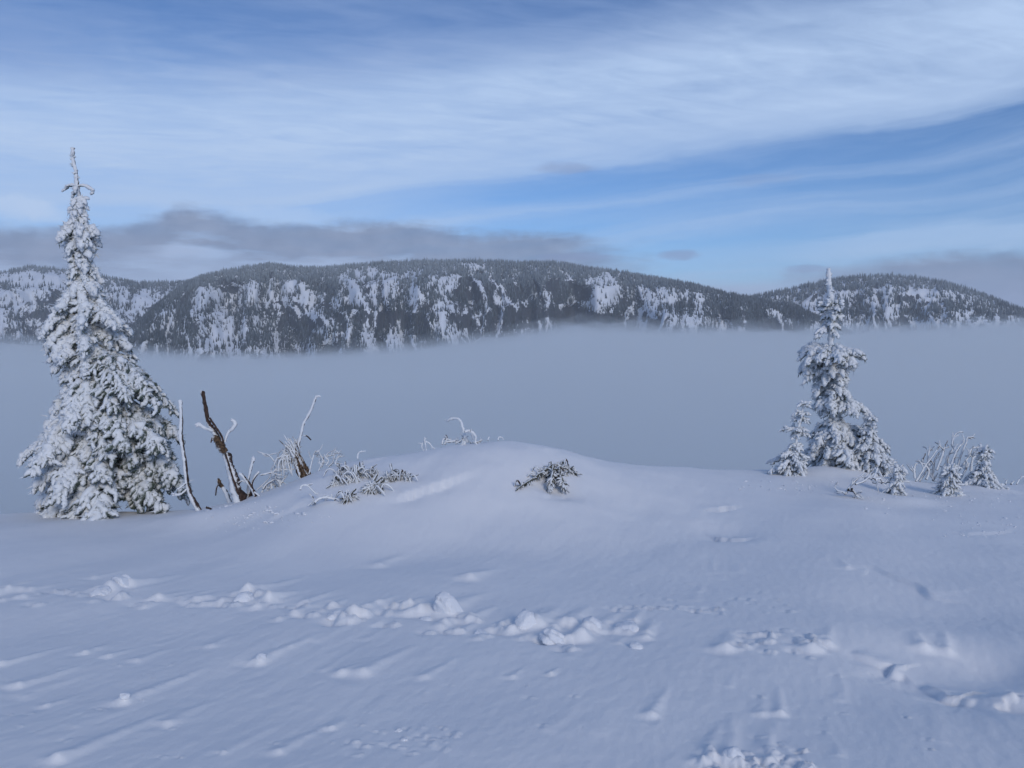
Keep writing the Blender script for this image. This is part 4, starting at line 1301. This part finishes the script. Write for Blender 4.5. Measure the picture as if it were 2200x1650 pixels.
# ---------------- dwarf pines half buried in the mound
def pine_clump(label, tufts, Y_fix=None, needle=.09, n_needle=60, bias=0.0, stem_px=None):
    """tufts: (px, py, dx, dz, scale): each a brush of needles fanning out"""
    c_ = np.mean([(t[0], t[1]) for t in tufts], 0)
    low_ = max(t[1] for t in tufts)
    gx_, gy_ = px2ground(c_[0], low_)
    base = np.array((gx_, gy_, ground_z(gx_, gy_)[0]))
    root = empty('dwarf_pine', base)
    tag(root, label, 'dwarf pine')
    for k in range(max(3, len(tufts) // 2)):
        q0 = tufts[rng.integers(len(tufts))]
        g_ = px2ground(q0[0], q0[1] + 8)
        p0 = np.array((g_[0], g_[1], ground_z(*g_)[0] - .02)); sp = rng.uniform(.10, .26); an = rng.uniform(0, 6.28)
        p3 = p0 + np.array((math.cos(an) * sp, math.sin(an) * sp * .5, rng.uniform(-.02, .08)))
        p1 = p0 * .7 + p3 * .3 + np.array((0, -.03, rng.uniform(.06, .13))); p2 = p0 * .3 + p3 * .7 + np.array((0, -.03, rng.uniform(.05, .12)))
        mb = MB(); tube(mb, [p0, p1, p2, p3], [.010, .010, .009, .007], 5, bias + rng.uniform(-.1, .25), .3, 4)
        mb.build('twig', m_bark, root, base)
    for (px, py, dx, dz, sc_) in tufts:
        mb = MB()
        g_ = px2ground(px, py + 6)
        p = P3(px, py, g_[1] - .03 + rng.normal(0, .02))
        ax = nrm(np.array((dx, -.45, dz)))
        n = int(n_needle * sc_)
        s0 = p - ax * .10 * sc_
        tube(mb, [s0 - ax * .08, s0, p, p + ax * .06 + rng.normal(0, .03, 3)], [.016, .014, .011, .007], 5, bias - .22, .3, 3)
        tpos = rng.uniform(0, 1, n)
        org = s0 + (p - s0) * tpos[:, None]
        dv = nrm(ax * rng.uniform(.3, 1.3, n)[:, None] + rng.normal(0, .7, (n, 3)))
        ln = needle * sc_ * rng.uniform(.7, 1.3, n)
        wv = nrm(np.cross(dv, rng.normal(0, 1, (n, 3)))) * rng.uniform(.004, .008, n)[:, None]
        mid = org + dv * ln[:, None] * .55
        tip = org + dv * ln[:, None]; tip[:, 2] -= ln * .35
        mid[:, 2] -= ln * .06
        V = np.stack([org - wv, org + wv, mid + wv * .9, mid - wv * .9, tip], 1)
        k = (np.arange(n) * 5)[:, None]
        A = .38 + .35 * (dv @ W) + bias + rng.normal(0, .14, n)
        mb.add(V.reshape(-1, 3), (np.array([[3, 2, 4]]) + k), (np.array([[0, 1, 2, 3]]) + k), np.repeat(A, 5))
        m2 = int(n * .3)
        shoots(mb, org[:m2], dv[:m2], ln[:m2] * .9, np.full(m2, .010 * sc_), bias + .22, 5, 5, 0, .3)
        mb.build('tuft', m_pine, root, base)
    return root


def tset(cx, cy, rx, ry, n, sc_=1.0, dzb=.3):
    out_ = []
    for _ in range(n):
        a = rng.uniform(0, 6.28); r_ = math.sqrt(rng.random())
        px, py = cx + rx * r_ * math.cos(a), cy + ry * r_ * math.sin(a)
        out_.append((px, py, (px - cx) / rx * .9 + rng.normal(0, .2), dzb - (py - cy) / ry * .8 + rng.normal(0, .2), sc_ * rng.uniform(.8, 1.25)))
    return out_


pine_clump('large round half-buried dwarf pine with grey frosted needles on the mound', tset(762, 1020, 38, 14, 26, 1.0, .1) + tset(728, 1035, 14, 14, 6, .9) + [(808, 1012, .9, .1, .9), (800, 1018, .9, .1, .9)], bias=.12, needle=.065, n_needle=80)
pine_clump('flat frosted pine branch poking from the mound right of the round one', tset(845, 1025, 20, 5, 5, .9, .1) + [(880, 1024, 1, -.1, .9), (825, 1030, -.5, .1, .9), (868, 1022, 1, 0, .8)], bias=.05)
pine_clump('low dark pine tuft below the round dwarf pine', tset(805, 1046, 22, 8, 8, .95, .1), bias=.0)
pine_clump('lowest small pine tuft at the left foot of the mound', tset(752, 1073, 14, 10, 6, .9, .1), bias=-.02)
pine_clump('dark needled dwarf pine in its own hollow right of the mound top', tset(1192, 1014, 30, 14, 15, .95, -.1) + [(1206, 994, .2, .9, 1.0), (1212, 1000, .4, .6, 1.0), (1236, 1016, 1, -.5, .9), (1225, 1006, .8, .1, 1.0), (1180, 1044, -.3, -.9, 1.1), (1212, 1046, .3, -.9, 1.1), (1206, 1036, .1, -.9, 1.1), (1186, 1032, -.1, -.9, 1.0), (1200, 1026, .1, -.8, 1.0), (1152, 1022, -.8, -.4, .9), (1140, 1034, -.8, -.6, .7), (1124, 1042, -.9, -.5, .6), (1115, 1047, -.9, -.5, .5)], bias=-.07, needle=.07)


# ---------------- loose lumps of snow
def lump_mesh(seed, sub=2, flat=.7, rough=.28):
    import bmesh
    bm = bmesh.new()
    bmesh.ops.create_icosphere(bm, subdivisions=sub, radius=1)
    v = np.array([q_.co[:] for q_ in bm.verts])
    fs = np.array([[q_.index for q_ in f.verts] for f in bm.faces])
    bm.free()
    k = 1 + rough * fbm(v[:, 0] * 1.3 + seed * 3.7 + v[:, 2] * .9, v[:, 1] * 1.3 - v[:, 2] * .7, seed, 3) + .12 * vnoise(v[:, 0] * 4 + seed, v[:, 1] * 4 + v[:, 2] * 4, seed + 5)
    v = v * k[:, None]
    lr = np.random.default_rng(seed)
    for _ in range(9):
        n_ = nrm(lr.normal(0, 1, 3)); o_ = lr.uniform(.55, .9)
        v = v - n_ * np.maximum(0, v @ n_ - o_)[:, None] * .85
    v = v * (1 + .05 * vnoise(v[:, 0] * 7 + seed, v[:, 1] * 7 + v[:, 2] * 7, seed + 9))[:, None]
    v[:, 2] *= flat
    return v, fs


def snow_lump(label, px, py, size, h=1.0, rot=0.0, group='snow lumps in the broken snow band', lean=0.0, flat=.75):
    x, y = px2ground(px, py)
    v, fs = lump_mesh(int(px) % 97, 4 if size > .07 else 3, flat)
    v = v * size * .85; v[:, 2] *= h
    v[:, 0] += lean * v[:, 2]
    z = ground_z(x, y)[0]
    o = obj('snow_lump', make_mesh('snow_lump', v, [fs], [m_rime]), None, (x, y, z - size * .10 * h))
    o.rotation_euler = (0, 0, rot)
    tag(o, label, 'snow lump', group)


snow_lump('tallest upright snow block standing in the middle of the broken snow band', 966, 1318, .115, 1.5, .3, lean=-.25)
snow_lump('large rounded snow block at the right end of the band, above the egg-shaped one', 1132, 1345, .095, 1.15, 1.0)
snow_lump('egg-shaped snow lump lying lowest in the right part of the band', 1190, 1372, .095, .8, .5)
snow_lump('knobbly snow lump between the egg-shaped one and the wide flat one', 1272, 1350, .085, .9, 2.0)
snow_lump('wide flat snow lump farthest right in the broken band', 1345, 1350, .100, .75, .1)
snow_lump('flat bright snow slab just left of the band middle', 722, 1326, .085, .55, .2)
snow_lump('bright snow lump topping the left part of the band', 262, 1262, .105, .9, .8)
snow_lump('snow lump left of the topping lump at the band start', 215, 1277, .085, .8, .3)
snow_lump('snow lump crowning the ridge of the band at its second quarter', 520, 1290, .085, .9, .8)
snow_lump('small pointed snow lump below right of the upright snow block', 1032, 1360, .045, .9, .8)
snow_lump('small snow lump directly left of the upright snow block', 915, 1332, .050, .8, .2)
snow_lump('snow lump below the band at the right, like a small cone', 1366, 1388, .050, 1.0, .5)
snow_lump('lone small snow lump in the lower middle of the picture', 858, 1568, .022, .9, .5, 'scattered small snow lumps')
snow_lump('lone bright snow lump near the bottom, right of the tiny crumbs', 868, 1590, .020, .7, 1.5, 'scattered small snow lumps')
snow_lump('head lump of the long thin drift tail on the lower left', 268, 1508, .030, .8, .4, 'scattered small snow lumps')
snow_lump('head lump of the drift tail below the band, left of centre', 560, 1416, .036, .7, .9, 'scattered small snow lumps')
snow_lump('highest snow lump in the heap at the bottom right', 1575, 1622, .050, .9, .4, 'scattered small snow lumps')

# crumbs of fallen rime under the dead stems and elsewhere
mb = MB()
vt, ft = lump_mesh(5, 1, .6, .4)
spots = []
for _ in range(16):
    cx_, cy_ = rng.normal(530, 55), rng.normal(1112, 11)
    for _ in range(9):
        spots.append((rng.normal(cx_, 9), rng.normal(cy_, 3.5), rng.uniform(.005, .012) * rng.choice((1, 1, 1, 2.4))))
for _ in range(40):
    spots.append((rng.uniform(430, 720), rng.uniform(1085, 1140), rng.uniform(.005, .013)))
for _ in range(60):
    spots.append((rng.normal(1700, 60), rng.normal(1046, 7), rng.uniform(.008, .022)))
for _ in range(80):
    spots.append((rng.uniform(1850, 2170), rng.normal(1075, 14), rng.uniform(.006, .018)))
for _ in range(40):
    spots.append((rng.uniform(2000, 2200), rng.uniform(1110, 1160), rng.uniform(.006, .016)))
for px, py, r_ in spots:
    x, y = px2ground(px, py)
    a = rng.uniform(0, 6.28)
    Rm = np.array([[math.cos(a), -math.sin(a), 0], [math.sin(a), math.cos(a), 0], [0, 0, 1]])
    v = (vt * np.array((rng.uniform(.8, 2.2), rng.uniform(.5, 1), rng.uniform(.4, .9))) * r_) @ Rm.T
    mb.add(v + np.array((x, y, ground_z(x, y)[0] + r_ * .2)), ft)
tag(mb.build('rime_crumbs', m_rime), 'small crumbs of fallen rime scattered on the snow', 'rime', None, 'stuff')
